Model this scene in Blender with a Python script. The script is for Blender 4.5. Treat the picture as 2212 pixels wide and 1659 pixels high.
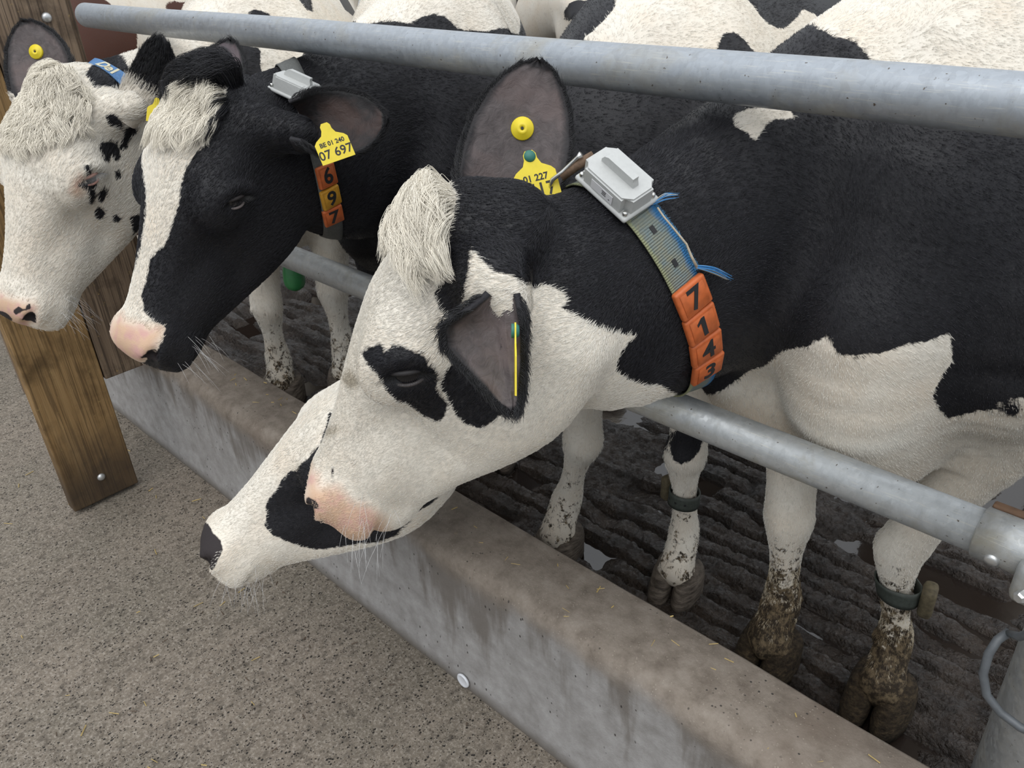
import bpy, bmesh, math, random
import numpy as np
from mathutils import Vector, Matrix

for _o in list(bpy.data.objects): bpy.data.objects.remove(_o)
scene = bpy.context.scene
COL = scene.collection
rng = np.random.default_rng(7)

# ------------------------------------------------------------------ camera, sky, exposure
# world: X along the feed rail (towards the right), Y into the barn, Z up; the feed alley is z = 0
CAM_H = 1.446
RX = np.array([[0.72371274, 0.31706009, -0.61295413],
               [0.68890225, -0.38426206, 0.61461887],
               [-0.0406639, -0.86707299, -0.49651876]])   # columns: camera right, down, forward in world
cam_d = bpy.data.cameras.new('camera'); cam = bpy.data.objects.new('camera', cam_d); COL.objects.link(cam)
cam_d.sensor_width = 36.0; cam_d.lens = 1758.3 / 2212 * 36.0; cam_d.clip_start = 0.02
_m = Matrix([[RX[i, 0], -RX[i, 1], -RX[i, 2]] for i in range(3)]).to_4x4(); _m.translation = (0, 0, CAM_H)
cam.matrix_world = _m
scene.camera = cam

world = bpy.data.worlds.new('overcast_sky'); scene.world = world; world.use_nodes = True
wn = world.node_tree; wn.nodes.clear()
_out = wn.nodes.new('ShaderNodeOutputWorld'); _bg = wn.nodes.new('ShaderNodeBackground')
_tc = wn.nodes.new('ShaderNodeTexCoord'); _sx = wn.nodes.new('ShaderNodeSeparateXYZ'); _rp = wn.nodes.new('ShaderNodeValToRGB')
wn.links.new(_tc.outputs['Generated'], _sx.inputs[0]); wn.links.new(_sx.outputs['Z'], _rp.inputs[0])
wn.links.new(_rp.outputs[0], _bg.inputs[0]); wn.links.new(_bg.outputs[0], _out.inputs[0])
_rp.color_ramp.elements[0].position = 0.0; _rp.color_ramp.elements[0].color = (0.36, 0.38, 0.40, 1)
_rp.color_ramp.elements[1].position = 1.0; _rp.color_ramp.elements[1].color = (1.04, 1.08, 1.13, 1)   # overcast: zenith three times the horizon
_bg.inputs[1].default_value = 1.05
sun_d = bpy.data.lights.new('veiled_sun', 'SUN'); sun_d.energy = 1.0; sun_d.angle = math.radians(60); sun_d.color = (1.0, 0.98, 0.95)
sun = bpy.data.objects.new('veiled_sun', sun_d); COL.objects.link(sun)
sun.rotation_euler = Vector((-0.25, 0.45, -0.86)).to_track_quat('-Z', 'Y').to_euler()
vs = scene.view_settings
vs.view_transform = 'Standard'; vs.look = 'None'; vs.gamma = 1.0; vs.use_curve_mapping = False; vs.exposure = 0.42

scene.cycles.max_bounces = 4; scene.cycles.diffuse_bounces = 2; scene.cycles.use_adaptive_sampling = True; scene.cycles.adaptive_threshold = 0.03; scene.cycles.glossy_bounces = 2; scene.cycles.transmission_bounces = 2

# ------------------------------------------------------------------ helpers: objects and tags
def link(name, data, parent=None, smooth=False):
    o = bpy.data.objects.new(name, data); COL.objects.link(o)
    if parent is not None: o.parent = parent
    if smooth and hasattr(data, 'polygons'):
        data.polygons.foreach_set('use_smooth', np.ones(len(data.polygons), bool))
    return o

def tag(o, label=None, cat=None, group=None, kind=None):
    if label: o['label'] = label
    if cat: o['category'] = cat
    if group: o['group'] = group
    if kind: o['kind'] = kind
    return o

def empty(name, loc=(0, 0, 0)):
    o = bpy.data.objects.new(name, None); COL.objects.link(o); o.location = loc; o.empty_display_size = 0.05
    return o

def obj(name, bm, mat, parent=None, smooth=False, off=(0, 0, 0)):
    """bmesh in world coordinates -> one mesh object; under a parent the parent's location is taken off"""
    me = bpy.data.meshes.new(name)
    o_ = Vector(off)
    if o_.length: bmesh.ops.translate(bm, verts=bm.verts, vec=-o_)
    bmesh.ops.recalc_face_normals(bm, faces=bm.faces)
    bm.to_mesh(me); bm.free(); me.materials.append(mat)
    return link(name, me, parent, smooth)

def bm_box(x0, x1, y0, y1, z0, z1, bev=0.0, seg=2, bm=None):
    bm = bm or bmesh.new()
    r = bmesh.ops.create_cube(bm, size=1.0, matrix=Matrix.Translation(((x0+x1)/2, (y0+y1)/2, (z0+z1)/2)) @ Matrix.Diagonal((x1-x0, y1-y0, z1-z0, 1)))
    if bev > 0:
        ed = list({e for v in r['verts'] for e in v.link_edges})
        bmesh.ops.bevel(bm, geom=ed, offset=bev, segments=seg, profile=0.5, affect='EDGES')
    return bm

def bm_tube(pts, rad, n=24, bm=None, cap=True):
    """tube along a polyline; rad scalar or list"""
    bm = bm or bmesh.new()
    P = [Vector(p) for p in pts]; m = len(P)
    rad = [rad] * m if not hasattr(rad, '__len__') else rad
    up = None; rings = []
    for i in range(m):
        t = (P[min(i+1, m-1)] - P[max(i-1, 0)]).normalized()
        if up is None:
            up = Vector((0, 0, 1)) if abs(t.z) < 0.9 else Vector((1, 0, 0))
        a = (up - t * up.dot(t)).normalized(); b = t.cross(a); up = a
        rings.append([bm.verts.new(P[i] + (a * math.cos(2*math.pi*k/n) + b * math.sin(2*math.pi*k/n)) * rad[i]) for k in range(n)])
    for i in range(m-1):
        for k in range(n):
            bm.faces.new((rings[i][k], rings[i][(k+1) % n], rings[i+1][(k+1) % n], rings[i+1][k]))
    if cap:
        bm.faces.new(rings[0][::-1]); bm.faces.new(rings[-1])
    return bm

def bm_lathe(prof, origin, axis, n=24, bm=None):
    """prof: list of (r, h) along axis"""
    bm = bm or bmesh.new()
    ax = Vector(axis).normalized(); a = ax.orthogonal().normalized(); b = ax.cross(a); O = Vector(origin); rings = []
    for r, h in prof:
        if r < 1e-6: rings.append([bm.verts.new(O + ax*h)])
        else: rings.append([bm.verts.new(O + ax*h + (a*math.cos(2*math.pi*k/n) + b*math.sin(2*math.pi*k/n))*r) for k in range(n)])
    for i in range(len(rings)-1):
        A, B = rings[i], rings[i+1]
        for k in range(n):
            k2 = (k+1) % n
            if len(A) == 1 and len(B) == 1: continue
            if len(A) == 1: bm.faces.new((A[0], B[k], B[k2]))
            elif len(B) == 1: bm.faces.new((A[k], A[k2], B[0]))
            else: bm.faces.new((A[k], A[k2], B[k2], B[k]))
    return bm

def bm_prism(poly2, frame, h0, h1, bm=None):
    """extrude a 2-D polygon: frame = (origin, u, v, w)"""
    bm = bm or bmesh.new()
    O, u, v, w = [Vector(x) for x in frame]
    lo = [bm.verts.new(O + u*p[0] + v*p[1] + w*h0) for p in poly2]; hi = [bm.verts.new(O + u*p[0] + v*p[1] + w*h1) for p in poly2]
    bm.faces.new(lo[::-1]); bm.faces.new(hi)
    n = len(poly2)
    for i in range(n): bm.faces.new((lo[i], lo[(i+1) % n], hi[(i+1) % n], hi[i]))
    return bm

# ------------------------------------------------------------------ helpers: materials
class NT:
    def __init__(s, name):
        s.m = bpy.data.materials.new(name); s.m.use_nodes = True; s.t = s.m.node_tree; s.t.nodes.clear()
        s.out = s.n('ShaderNodeOutputMaterial'); s.b = s.n('ShaderNodeBsdfPrincipled'); s.l(s.b.outputs[0], s.out.inputs['Surface'])
    def n(s, typ, **kw):
        nd = s.t.nodes.new(typ)
        for k, v in kw.items(): setattr(nd, k, v)
        return nd
    def l(s, a, b): s.t.links.new(a, b)
    def setv(s, sock, v):
        if hasattr(v, 'is_output') or isinstance(v, bpy.types.NodeSocket): s.l(v, sock)
        elif isinstance(v, (tuple, list)) and len(v) == 3 and sock.type == 'RGBA': sock.default_value = (*v, 1)
        else: sock.default_value = v
    def co(s, scale=(1, 1, 1), kind='Object', rot=(0, 0, 0)):
        tc = s.n('ShaderNodeTexCoord'); mp = s.n('ShaderNodeMapping'); s.l(tc.outputs[kind], mp.inputs[0])
        mp.inputs['Scale'].default_value = scale; mp.inputs['Rotation'].default_value = rot
        return mp.outputs[0]
    def noise(s, vec, scale, detail=4, rough=0.55, dist=0.0, out='Fac'):
        nd = s.n('ShaderNodeTexNoise'); s.l(vec, nd.inputs['Vector']); nd.inputs['Scale'].default_value = scale
        nd.inputs['Detail'].default_value = detail; nd.inputs['Roughness'].default_value = rough; nd.inputs['Distortion'].default_value = dist
        return nd.outputs[out]
    def voro(s, vec, scale, feature='F1', out='Distance', rnd=1.0):
        nd = s.n('ShaderNodeTexVoronoi', feature=feature); s.l(vec, nd.inputs['Vector']); nd.inputs['Scale'].default_value = scale
        nd.inputs['Randomness'].default_value = rnd
        return nd.outputs[out]
    def math(s, op, a, b=0.0, c=None, clamp=False):
        nd = s.n('ShaderNodeMath', operation=op, use_clamp=clamp); s.setv(nd.inputs[0], a); s.setv(nd.inputs[1], b)
        if c is not None: s.setv(nd.inputs[2], c)
        return nd.outputs[0]
    def ramp(s, f, stops, interp='LINEAR'):
        nd = s.n('ShaderNodeValToRGB'); s.l(f, nd.inputs[0]); cr = nd.color_ramp; cr.interpolation = interp
        while len(cr.elements) < len(stops): cr.elements.new(0.5)
        for e, (p, c) in zip(cr.elements, stops):
            e.position = p; e.color = (*c, 1) if len(c) == 3 else c
        return nd.outputs[0]
    def rng(s, f, a, b, c=0.0, d=1.0, smooth=False):
        nd = s.n('ShaderNodeMapRange'); s.setv(nd.inputs[0], f)
        if smooth: nd.interpolation_type = 'SMOOTHSTEP'
        for i, v in enumerate((a, b, c, d)): nd.inputs[i+1].default_value = v
        return nd.outputs[0]
    def mix(s, f, a, b, typ='MIX'):
        nd = s.n('ShaderNodeMix', data_type='RGBA', blend_type=typ); s.setv(nd.inputs[0], f)
        s.setv(nd.inputs[6], a); s.setv(nd.inputs[7], b)
        return nd.outputs[2]
    def attr(s, name, out='Fac'):
        nd = s.n('ShaderNodeAttribute'); nd.attribute_name = name
        return nd.outputs[out]
    def bump(s, h, strength=0.4, dist=0.01, prev=None):
        nd = s.n('ShaderNodeBump'); s.l(h, nd.inputs['Height']); nd.inputs['Strength'].default_value = strength; nd.inputs['Distance'].default_value = dist
        if prev is not None: s.l(prev, nd.inputs['Normal'])
        return nd.outputs[0]
    def fin(s, col=None, rough=None, normal=None, metal=None, spec=None, **kw):
        i = s.b.inputs
        if col is not None: s.setv(i['Base Color'], col)
        if rough is not None: s.setv(i['Roughness'], rough)
        if normal is not None: s.l(normal, i['Normal'])
        if metal is not None: s.setv(i['Metallic'], metal)
        if spec is not None: s.setv(i['Specular IOR Level'], spec)
        for k, v in kw.items(): s.setv(i[k.replace('_', ' ')], v)
        return s.m

def plain(name, col, rough=0.5, metal=0.0, spec=0.5, wear=0.0, scale=60):
    t = NT(name); v = t.co()
    n = t.noise(v, scale, 4)
    c = t.mix(t.rng(n, 0.35, 0.75), col, tuple(x * (1 - wear) for x in col)) if wear else col
    return t.fin(c, rough, t.bump(n, 0.15, 0.001), metal, spec)
FAST = False
# ------------------------------------------------------------------ cow bodies: one continuous skin grown from a distance field
def unit(v): v = np.asarray(v, float); return v / (np.linalg.norm(v) + 1e-12)

class Field:
    """smooth union / subtraction of ellipsoids and tapered oval limbs"""
    def __init__(s): s.p = []
    def ell(s, c, r, M=None, k=0.03, sub=False):
        c = np.asarray(c, float); r = np.asarray(r, float); M = np.eye(3) if M is None else np.asarray(M, float)
        ext = np.sqrt(((M * r) ** 2).sum(1)) + k * 1.5
        s.p.append(('e', (c, r, M), k, c - ext, c + ext, sub))
    def limb(s, nodes, k=0.03, lat=(1, 0, 0), sub=False, sub_n=3):
        """nodes: (x,y,z, r_lat, r_other) ; lat = lateral direction of the oval"""
        N = np.array([n if len(n) == 5 else (*n, n[3]) for n in nodes], float)
        # Catmull-Rom refinement
        if sub_n > 1 and len(N) > 2:
            E = np.vstack([2*N[0]-N[1], N, 2*N[-1]-N[-2]]); out = []
            for i in range(1, len(E)-2):
                p0, p1, p2, p3 = E[i-1], E[i], E[i+1], E[i+2]
                for t in np.arange(sub_n)/sub_n:
                    out.append(0.5*((2*p1)+(-p0+p2)*t+(2*p0-5*p1+4*p2-p3)*t*t+(-p0+3*p1-3*p2+p3)*t**3))
            out.append(N[-1]); N = np.array(out)
        N[:, 3:] = np.maximum(N[:, 3:], 0.004)
        rm = N[:, 3:].max() + k * 1.5
        s.p.append(('l', (N, unit(lat)), k, N[:, :3].min(0) - rm, N[:, :3].max(0) + rm, sub))
    def bounds(s):
        return np.min([p[3] for p in s.p if not p[5]], 0), np.max([p[4] for p in s.p if not p[5]], 0)
    def __call__(s, P):
        d = np.full(len(P), 0.25, np.float32)
        for typ, a, k, lo, hi, sub in s.p:
            m = np.flatnonzero(((P >= lo) & (P <= hi)).all(1))
            if not len(m): continue
            Q = P[m]
            if typ == 'e':
                c, r, M = a; q = (Q - c) @ M
                k0 = np.sqrt(((q / r) ** 2).sum(1)); k1 = np.sqrt(((q / r**2) ** 2).sum(1)) + 1e-9
                v = k0 * (k0 - 1) / k1
                v = np.where(k0 < 1e-4, -r.min(), v)
            else:
                N, lat = a; v = np.full(len(Q), 1e3)
                for i in range(len(N)-1):
                    A, B = N[i], N[i+1]; ab = B[:3]-A[:3]; L2 = ab @ ab + 1e-12; L = math.sqrt(L2); ax = ab / L
                    pa = Q - A[:3]; t = np.clip(pa @ ab / L2, 0, 1)
                    w = pa @ ax - t * L
                    l1 = unit(lat - ax * (lat @ ax)); l2 = np.cross(ax, l1)
                    u1 = pa @ l1; u2 = pa @ l2
                    ru = A[3] + (B[3]-A[3])*t; rv = A[4] + (B[4]-A[4])*t; rw = np.minimum(ru, rv)
                    k0 = np.sqrt((u1/ru)**2 + (u2/rv)**2 + (w/rw)**2); k1 = np.sqrt((u1/ru**2)**2 + (u2/rv**2)**2 + (w/rw**2)**2) + 1e-9
                    vi = np.where(k0 < 1e-3, -rw, k0 * (k0-1) / k1)
                    v = np.minimum(v, vi)
            e = d[m]
            if sub:
                h = np.clip(0.5 - 0.5*(e + v)/k, 0, 1); d[m] = e + (-v - e)*h + k*h*(1-h)
            else:
                h = np.clip(0.5 + 0.5*(v - e)/k, 0, 1); d[m] = v + (e - v)*h - k*h*(1-h)
        return d

def graded_axis(lo, hi, f0, f1, fine, coarse):
    """grid lines: fine inside [f0,f1], growing to coarse outside"""
    xs = list(np.arange(f0, f1 + fine, fine)); h = fine
    x = xs[-1]
    while x < hi: h = min(h*1.12, coarse); x += h; xs.append(x)
    x = xs[0]; h = fine; left = []
    while x > lo: h = min(h*1.12, coarse); x -= h; left.append(x)
    return np.array(left[::-1] + xs)

def skin(F, axes):
    """surface nets over a graded grid, only evaluated near the skin"""
    X, Y, Z = axes; sh = (len(X), len(Y), len(Z)); B = 6
    ix = [np.unique(np.append(np.arange(0, n-1, B), n-1)) for n in sh]
    G = np.meshgrid(*[a[i] for a, i in zip(axes, ix)], indexing='ij')
    co = F(np.stack([g.ravel() for g in G], 1)).reshape(G[0].shape)
    V = np.full(sh, 1.0, np.float32)
    todo = []
    for i in range(len(ix[0])-1):
        for j in range(len(ix[1])-1):
            for k in range(len(ix[2])-1):
                c8 = co[i:i+2, j:j+2, k:k+2]
                a, b = [ix[0][i], ix[1][j], ix[2][k]], [ix[0][i+1], ix[1][j+1], ix[2][k+1]]
                diag = math.sqrt(sum((ax[q]-ax[p])**2 for ax, p, q in zip(axes, a, b)))
                if np.abs(c8).min() < diag * 0.75 or (c8.min() < 0 < c8.max()): todo.append((a, b))
                elif c8.max() < 0: V[a[0]:b[0]+1, a[1]:b[1]+1, a[2]:b[2]+1] = -1.0
    mask = np.zeros(sh, bool)
    for a, b in todo: mask[a[0]:b[0]+1, a[1]:b[1]+1, a[2]:b[2]+1] = True
    id3 = np.argwhere(mask)
    P = np.stack([X[id3[:, 0]], Y[id3[:, 1]], Z[id3[:, 2]]], 1)
    for q in range(0, len(P), 400000): V[tuple(id3[q:q+400000].T)] = F(P[q:q+400000])
    V[0] = V[-1] = 1; V[:, 0] = V[:, -1] = 1; V[:, :, 0] = V[:, :, -1] = 1
    S = V < 0
    c = [S[i:sh[0]-1+i, j:sh[1]-1+j, k:sh[2]-1+k] for i in (0, 1) for j in (0, 1) for k in (0, 1)]
    act = np.logical_or.reduce(c) & ~np.logical_and.reduce(c)
    cells = np.argwhere(act); cid = -np.ones(act.shape, np.int64); cid[act] = np.arange(len(cells))
    acc = np.zeros((len(cells), 3)); cnt = np.zeros(len(cells))
    corner = [(i, j, k) for i in (0, 1) for j in (0, 1) for k in (0, 1)]
    val = {q: V[cells[:, 0]+q[0], cells[:, 1]+q[1], cells[:, 2]+q[2]] for q in corner}
    pos = lambda q: np.stack([X[cells[:, 0]+q[0]], Y[cells[:, 1]+q[1]], Z[cells[:, 2]+q[2]]], 1)
    for q in corner:
        for ax in range(3):
            if q[ax] == 0:
                r = list(q); r[ax] = 1; r = tuple(r); a, b = val[q], val[r]; m = (a < 0) != (b < 0)
                t = (a/(a-b+1e-20))[:, None]; p = pos(q)*(1-t) + pos(r)*t
                acc[m] += p[m]; cnt[m] += 1
    verts = acc / cnt[:, None]
    quads = []
    for ax in range(3):
        o1, o2 = [(1, 2), (2, 0), (0, 1)][ax]
        sl0 = [slice(None)]*3; sl1 = [slice(None)]*3; sl0[ax] = slice(0, sh[ax]-1); sl1[ax] = slice(1, sh[ax])
        ch = S[tuple(sl0)] != S[tuple(sl1)]; e = np.argwhere(ch)
        e = e[(e[:, o1] > 0) & (e[:, o2] > 0) & (e[:, o1] < sh[o1]-1) & (e[:, o2] < sh[o2]-1)]
        ins = S[tuple(e.T)]
        def cc(d1, d2):
            g = e.copy(); g[:, o1] -= d1; g[:, o2] -= d2; return cid[tuple(g.T)]
        q = np.stack([cc(1, 1), cc(0, 1), cc(0, 0), cc(1, 0)], 1)
        q[~ins] = q[~ins][:, ::-1]
        quads.append(q)
    quads = np.concatenate(quads); quads = quads[(quads >= 0).all(1)]
    return verts, quads

def relax(v, q, n=2, lam=0.5):
    """Laplacian smoothing over the quad edges"""
    E = np.concatenate([q[:, [0, 1]], q[:, [1, 2]], q[:, [2, 3]], q[:, [3, 0]]])
    for _ in range(n):
        a = np.zeros_like(v); c = np.zeros(len(v))
        for d in range(3): a[:, d] = np.bincount(E[:, 0], v[E[:, 1], d], len(v)) + np.bincount(E[:, 1], v[E[:, 0], d], len(v))
        c = np.bincount(E[:, 0], minlength=len(v)) + np.bincount(E[:, 1], minlength=len(v))
        v = v + lam * (a / np.maximum(c, 1)[:, None] - v)
    return v

def vnormals(v, q):
    n = np.cross(v[q[:, 2]] - v[q[:, 0]], v[q[:, 3]] - v[q[:, 1]]); o = np.zeros_like(v)
    for k in range(4):
        for d in range(3): o[:, d] += np.bincount(q[:, k], n[:, d], len(v))
    return o / (np.linalg.norm(o, axis=1)[:, None] + 1e-12)

def mesh_np(name, v, q):
    me = bpy.data.meshes.new(name); me.vertices.add(len(v)); me.vertices.foreach_set('co', v.astype(np.float32).ravel())
    me.loops.add(q.size); me.loops.foreach_set('vertex_index', q.astype(np.int32).ravel())
    me.polygons.add(len(q)); me.polygons.foreach_set('loop_start', np.arange(0, q.size, q.shape[1], dtype=np.int32))
    me.update(calc_edges=True); me.validate()
    return me

def poly_sd(P, poly):
    """signed distance (inside > 0) of 2-D points to a closed polygon"""
    A = np.asarray(poly, float); Bp = np.roll(A, -1, 0); d = np.full(len(P), 1e9); ins = np.zeros(len(P), bool)
    for a, b in zip(A, Bp):
        ab = b - a; t = np.clip(((P - a) @ ab) / (ab @ ab + 1e-12), 0, 1)
        d = np.minimum(d, ((P - a - t[:, None]*ab)**2).sum(1))
        c = ((a[1] > P[:, 1]) != (b[1] > P[:, 1])); x = (b[0]-a[0])*(P[:, 1]-a[1])/(b[1]-a[1]+1e-12) + a[0]
        ins ^= c & (P[:, 0] < x)
    d = np.sqrt(d); return np.where(ins, d, -d)

# head shape (head frame: right, forward, up; metres before HS), mirrored left/right
def head_prims(F, H, M, h, p):
    jd, pz, ml, ey, wd, cd, bz = [p[k] for k in ('jd', 'pz', 'ml', 'ey', 'wd', 'cd', 'bz')]
    Yf = lambda y: y if y < .22 else .22 + (y - .22)*(1 + ml)
    ye = ey - .195
    def E(c, r, k=0.03, R=None, sub=False):
        for sg in ((-1, 1) if c[0] else (1,)):
            RR = np.eye(3) if R is None else np.array(R(sg))
            F.ell(H(c[0]*sg*wd, Yf(c[1]), c[2]), np.array(r)*h*[wd, 1, 1], M @ RR, k*h, sub)
    def L(nodes, k=0.03):
        for sg in ((-1, 1) if nodes[0][0] else (1,)):
            F.limb([(*H(n[0]*sg*wd, Yf(n[1]), n[2]), n[3]*h*wd, n[4]*h) for n in nodes], k*h, M[:, 0])
    rx = lambda a: (lambda sg: [[1, 0, 0], [0, math.cos(a), -math.sin(a)], [0, math.sin(a), math.cos(a)]])
    rz = lambda a: (lambda sg: [[math.cos(a*sg), -math.sin(a*sg), 0], [math.sin(a*sg), math.cos(a*sg), 0], [0, 0, 1]])
    # skull roof, forehead, bridge of the nose
    L([(0, .012, 0.014+pz, .064, .050), (0, .06, .030+pz*.5, .078, .060), (0, .13, .034, .088, .062), (0, .19+ye*.5, .028, .084, .060), (0, .25, .015+bz*.5, .060, .056), (0, .33, bz, .050, .050), (0, .41, -.012+bz*.7, .050, .044), (0, .445, -.02, .052, .040)], 0.02)
    E((0, .026, .060+pz), (.046, .034, .032), .03)                                  # poll
    E((.078, .195+ye, .028), (.030, .058, .042), .03, rz(-.15))                   # orbit
    E((.074, .042, .008), (.030, .032, .032), .03)                                 # ear root
    # jaws and cheeks
    L([(.046, .08, -.09-jd*.8, .040, .060), (.048, .15, -.105-jd, .040, .056), (.046, .21, -.102-jd, .036, .046), (.036, .30, -.088-jd*.7, .028, .034), (.022, .39, -.085-cd, .026, .026), (.01, .43, -.086-cd, .03, .022)], 0.03)
    E((.064, .14, -.055-jd*.4), (.030, .10, .088), .03, rx(.25))                  # masseter
    E((0, .25, -.045-jd*.3), (.055, .15, .060), .03)
    E((0, .12, -.05-jd*.3), (.06, .12, .09), .03)
    E((.042, .34, -.045), (.022, .075, .035), .025)
    # muzzle
    E((0, .44, -.025-cd*.3), (.066, .046, .050), .02)
    E((.036, .448, -.055-cd*.5), (.034, .040, .034), .02)                         # upper lip pads
    E((.042, .454, -.006), (.025, .031, .022), .018)                               # nostril wings
    E((0, .42, -.092-cd), (.042, .05, .024), .015)                                # chin
def smoothstep(a, b, x): t_ = np.clip((x-a)/(b-a), 0, 1); return t_*t_*(3-2*t_)
HP = dict(jd=.017, pz=-.0081, ml=-.09, ey=.1707, wd=.9815, cd=-.010, bz=-.0026)
HS = 1.08   # head size
class Cow:
    def __init__(s, name, M, t, foot_mid, yaw, neck, **kw):
        s.name = name; s.M = np.array(M, float); s.t = np.array(t, float)*HS + [0, 0, CAM_H]
        s.foot = np.array(foot_mid, float)
        s.fw = np.array([math.sin(yaw), -math.cos(yaw), 0]); s.rt = np.array([-math.cos(yaw), -math.sin(yaw), 0])   # facing, right side
        s.neck = neck; s.kw = kw; s.F = Field(); s.build()
    def H(s, x, y, z): return s.t + s.M @ (np.array([x, y, z], float)*HS)           # head point: right, forward, up
    def near_head(s, P):
        q = (P - s.t) @ s.M / HS; ax = np.abs(q - [0, .22, -.04]) - [.10, .26, .14]
        return smoothstep(.16, .03, np.maximum(ax, 0).max(1))
    def W(s, r, f, z): return np.array([s.foot[0], s.foot[1], 0]) + s.rt*r + s.fw*f + np.array([0, 0, z])   # body point: right, forward, height
    def head(s):
        F, M, h, p = s.F, s.M, HS, s.kw.get('hp', HP)
        head_prims(F, s.H, M, h, p)
        Y = lambda y: .22 + (y - .22)*(1 + p['ml'])
        cd, wd, ey = p['cd'], p['wd'], p['ey']; s.ny = Y(.468) + .0165
        # mouth line, nostrils, eye openings
        F.limb([(*s.H(x*wd, Y(y), z-cd), .004, .004) for x, y, z in ((-.075, .38, -.072), (-.052, .455, -.078), (0, .482, -.076), (.052, .455, -.078), (.075, .38, -.072))], .012, M[:, 2], sub=True)
        for sg in (-1, 1):
            F.limb([(*s.H(.026*sg*wd, s.ny+.005, -.018), .008, .006), (*s.H(.042*sg*wd, s.ny, -.007), .013, .010), (*s.H(.057*sg*wd, s.ny-.015, .004), .010, .007), (*s.H(.066*sg*wd, s.ny-.034, .011), .005, .004)], .005, M[:, 2], sub=True)
            F.ell(s.H(.044*sg*wd, s.ny-.014, -.004), np.array((.011, .020, .009))*h, M, .004, True)
            ax, uu = np.array([0, .69, .73]), np.array([0, -.73, .69]); e0 = np.array([.104*sg*wd, ey, .018])      # lid axis: tear corner forward and up
            pt = lambda x, a_, u_: s.H(*(e0 + [x*sg, 0, 0] + ax*a_ + uu*u_))
            F.limb([(*pt(-.008, .034, .004), .006, .006), (*pt(.001, .014, .021), .008, .008), (*pt(.001, -.014, .021), .008, .008), (*pt(-.010, -.036, .004), .006, .006)], .014, M[:, 1])
            F.limb([(*pt(.003, .021, -.002), .006, .004), (*pt(.008, .003, .001), .010, .0078), (*pt(.004, -.018, -.002), .006, .004)], .008, M[:, 0], True)
    def eye_c(s, sg): return s.H(.0868*sg*s.kw.get('hp', HP)['wd'], s.kw.get('hp', HP)['ey'], .018)
    def leg(s, side, foot, knee, elbow, big=1.0):
        """foreleg; all points world"""
        foot, knee, elbow = [np.asarray(a, float) for a in (foot, knee, elbow)]; b = big
        up = unit(knee - foot); fl = foot + np.array([0, 0, .135])*1.0 + (knee-foot)*[.15, .15, 0] - s.fw*.012
        can = knee*.55 + fl*.45
        s.F.limb([(*elbow, .075*b, .100*b), (*(elbow*.5+knee*.5), .050*b, .064*b), (*(elbow*.15+knee*.85), .043*b, .05*b), (*knee, .049*b, .050*b), (*(knee*.88+fl*.12), .041*b, .042*b),
                  (*can, .029*b, .032*b), (*(can*.4+fl*.6), .031*b, .035*b), (*fl, .041*b, .041*b), (*(fl*.5+foot*.5+np.array([0, 0, .03])+s.fw*.012), .037*b, .038*b), (*(foot+np.array([0, 0, .055])+s.fw*.03), .049*b, .05*b)], .02, s.rt)
        s.hooves.append((foot, s.fw, s.rt, b))
        for q in (-1, 1): s.F.ell(fl - s.fw*.042*b + s.rt*.02*q*b - np.array([0, 0, .02]), (.014, .014, .02), None, .01)
    def hind(s, r, f):
        b = 1.0; W = s.W
        s.F.limb([(*W(r*1.05, f+.12, .95), .10, .22), (*W(r*1.25, f+.10, .72), .085, .13), (*W(r*1.15, f-.06, .56), .055, .075), (*W(r*1.1, f-.16, .50), .043, .055), (*W(r*1.1, f-.13, .40), .035, .04), (*W(r*1.1, f-.1, .2), .034, .037), (*W(r*1.1, f-.06, .12), .04, .04)], .05, s.rt)
    def build(s):
        F, kw = s.F, s.kw; s.hooves = []
        W = s.W; dz = kw.get('dz', 0.0); ws = kw.get('ws', 1.0)
        # trunk: (forward, height, half width, half height)
        T = kw.get('trunk') or [(.26, .86, .10, .16), (.16, .90, .18, .30), (0.0, .94, .235, .375), (-.25, .955, .28, .385), (-.6, .95, .33, .395), (-.95, .955, .335, .39), (-1.25, 1.0, .29, .33), (-1.5, 1.08, .25, .24), (-1.65, 1.09, .17, .19)]
        F.limb([(*W(0, f, z+dz), w*ws, h) for f, z, w, h in T], .05, s.rt)
        F.limb([(*W(0, .04, 1.22+dz), .06, .09), (*W(0, -.12, 1.26+dz), .055, .075), (*W(0, -.5, 1.255+dz), .07, .07), (*W(0, -1.0, 1.27+dz), .08, .07), (*W(0, -1.45, 1.30+dz), .10, .06)], .08, s.rt)     # spine
        for q in (-1, 1):
            F.limb([(*W(.09*q, -.14, 1.25+dz), .055, .10), (*W(.175*q, -.03, 1.04+dz), .07, .15), (*W(.195*q, .07, .86+dz), .07, .12), (*W(.18*q, -.04, .74+dz), .07, .11)], .08, s.rt)   # shoulder blade and arm
            F.ell(W(.20*q, -1.32, 1.22+dz), (.07, .07, .06), None, .08)                                       # hip
            s.hind(.17*q, -1.42)
        bz = kw.get('brisket', 0.0)
        F.limb([(*W(0, .13, .82), .08, .09), (*W(0, .10, .68+bz*.3), .085, .09), (*W(0, 0, .63+bz*.6), .10, .08), (*W(0, -.2, .62+bz*1.9), .12, .07)], .08, s.rt)   # brisket
        F.limb([(*W(0, .15, .94), .10, .15), (*W(0, .14, .80), .095, .10), (*W(0, .09, .70), .10, .08)], .08, s.rt)     # dewlap
        nk = [tuple(n) for n in s.neck]
        F.limb(nk, .05, s.rt, sub_n=4)
        for lg in kw.get('legs', []): s.leg(*lg)
        for fn in kw.get('extra', []): fn(s)
        s.head()
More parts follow.
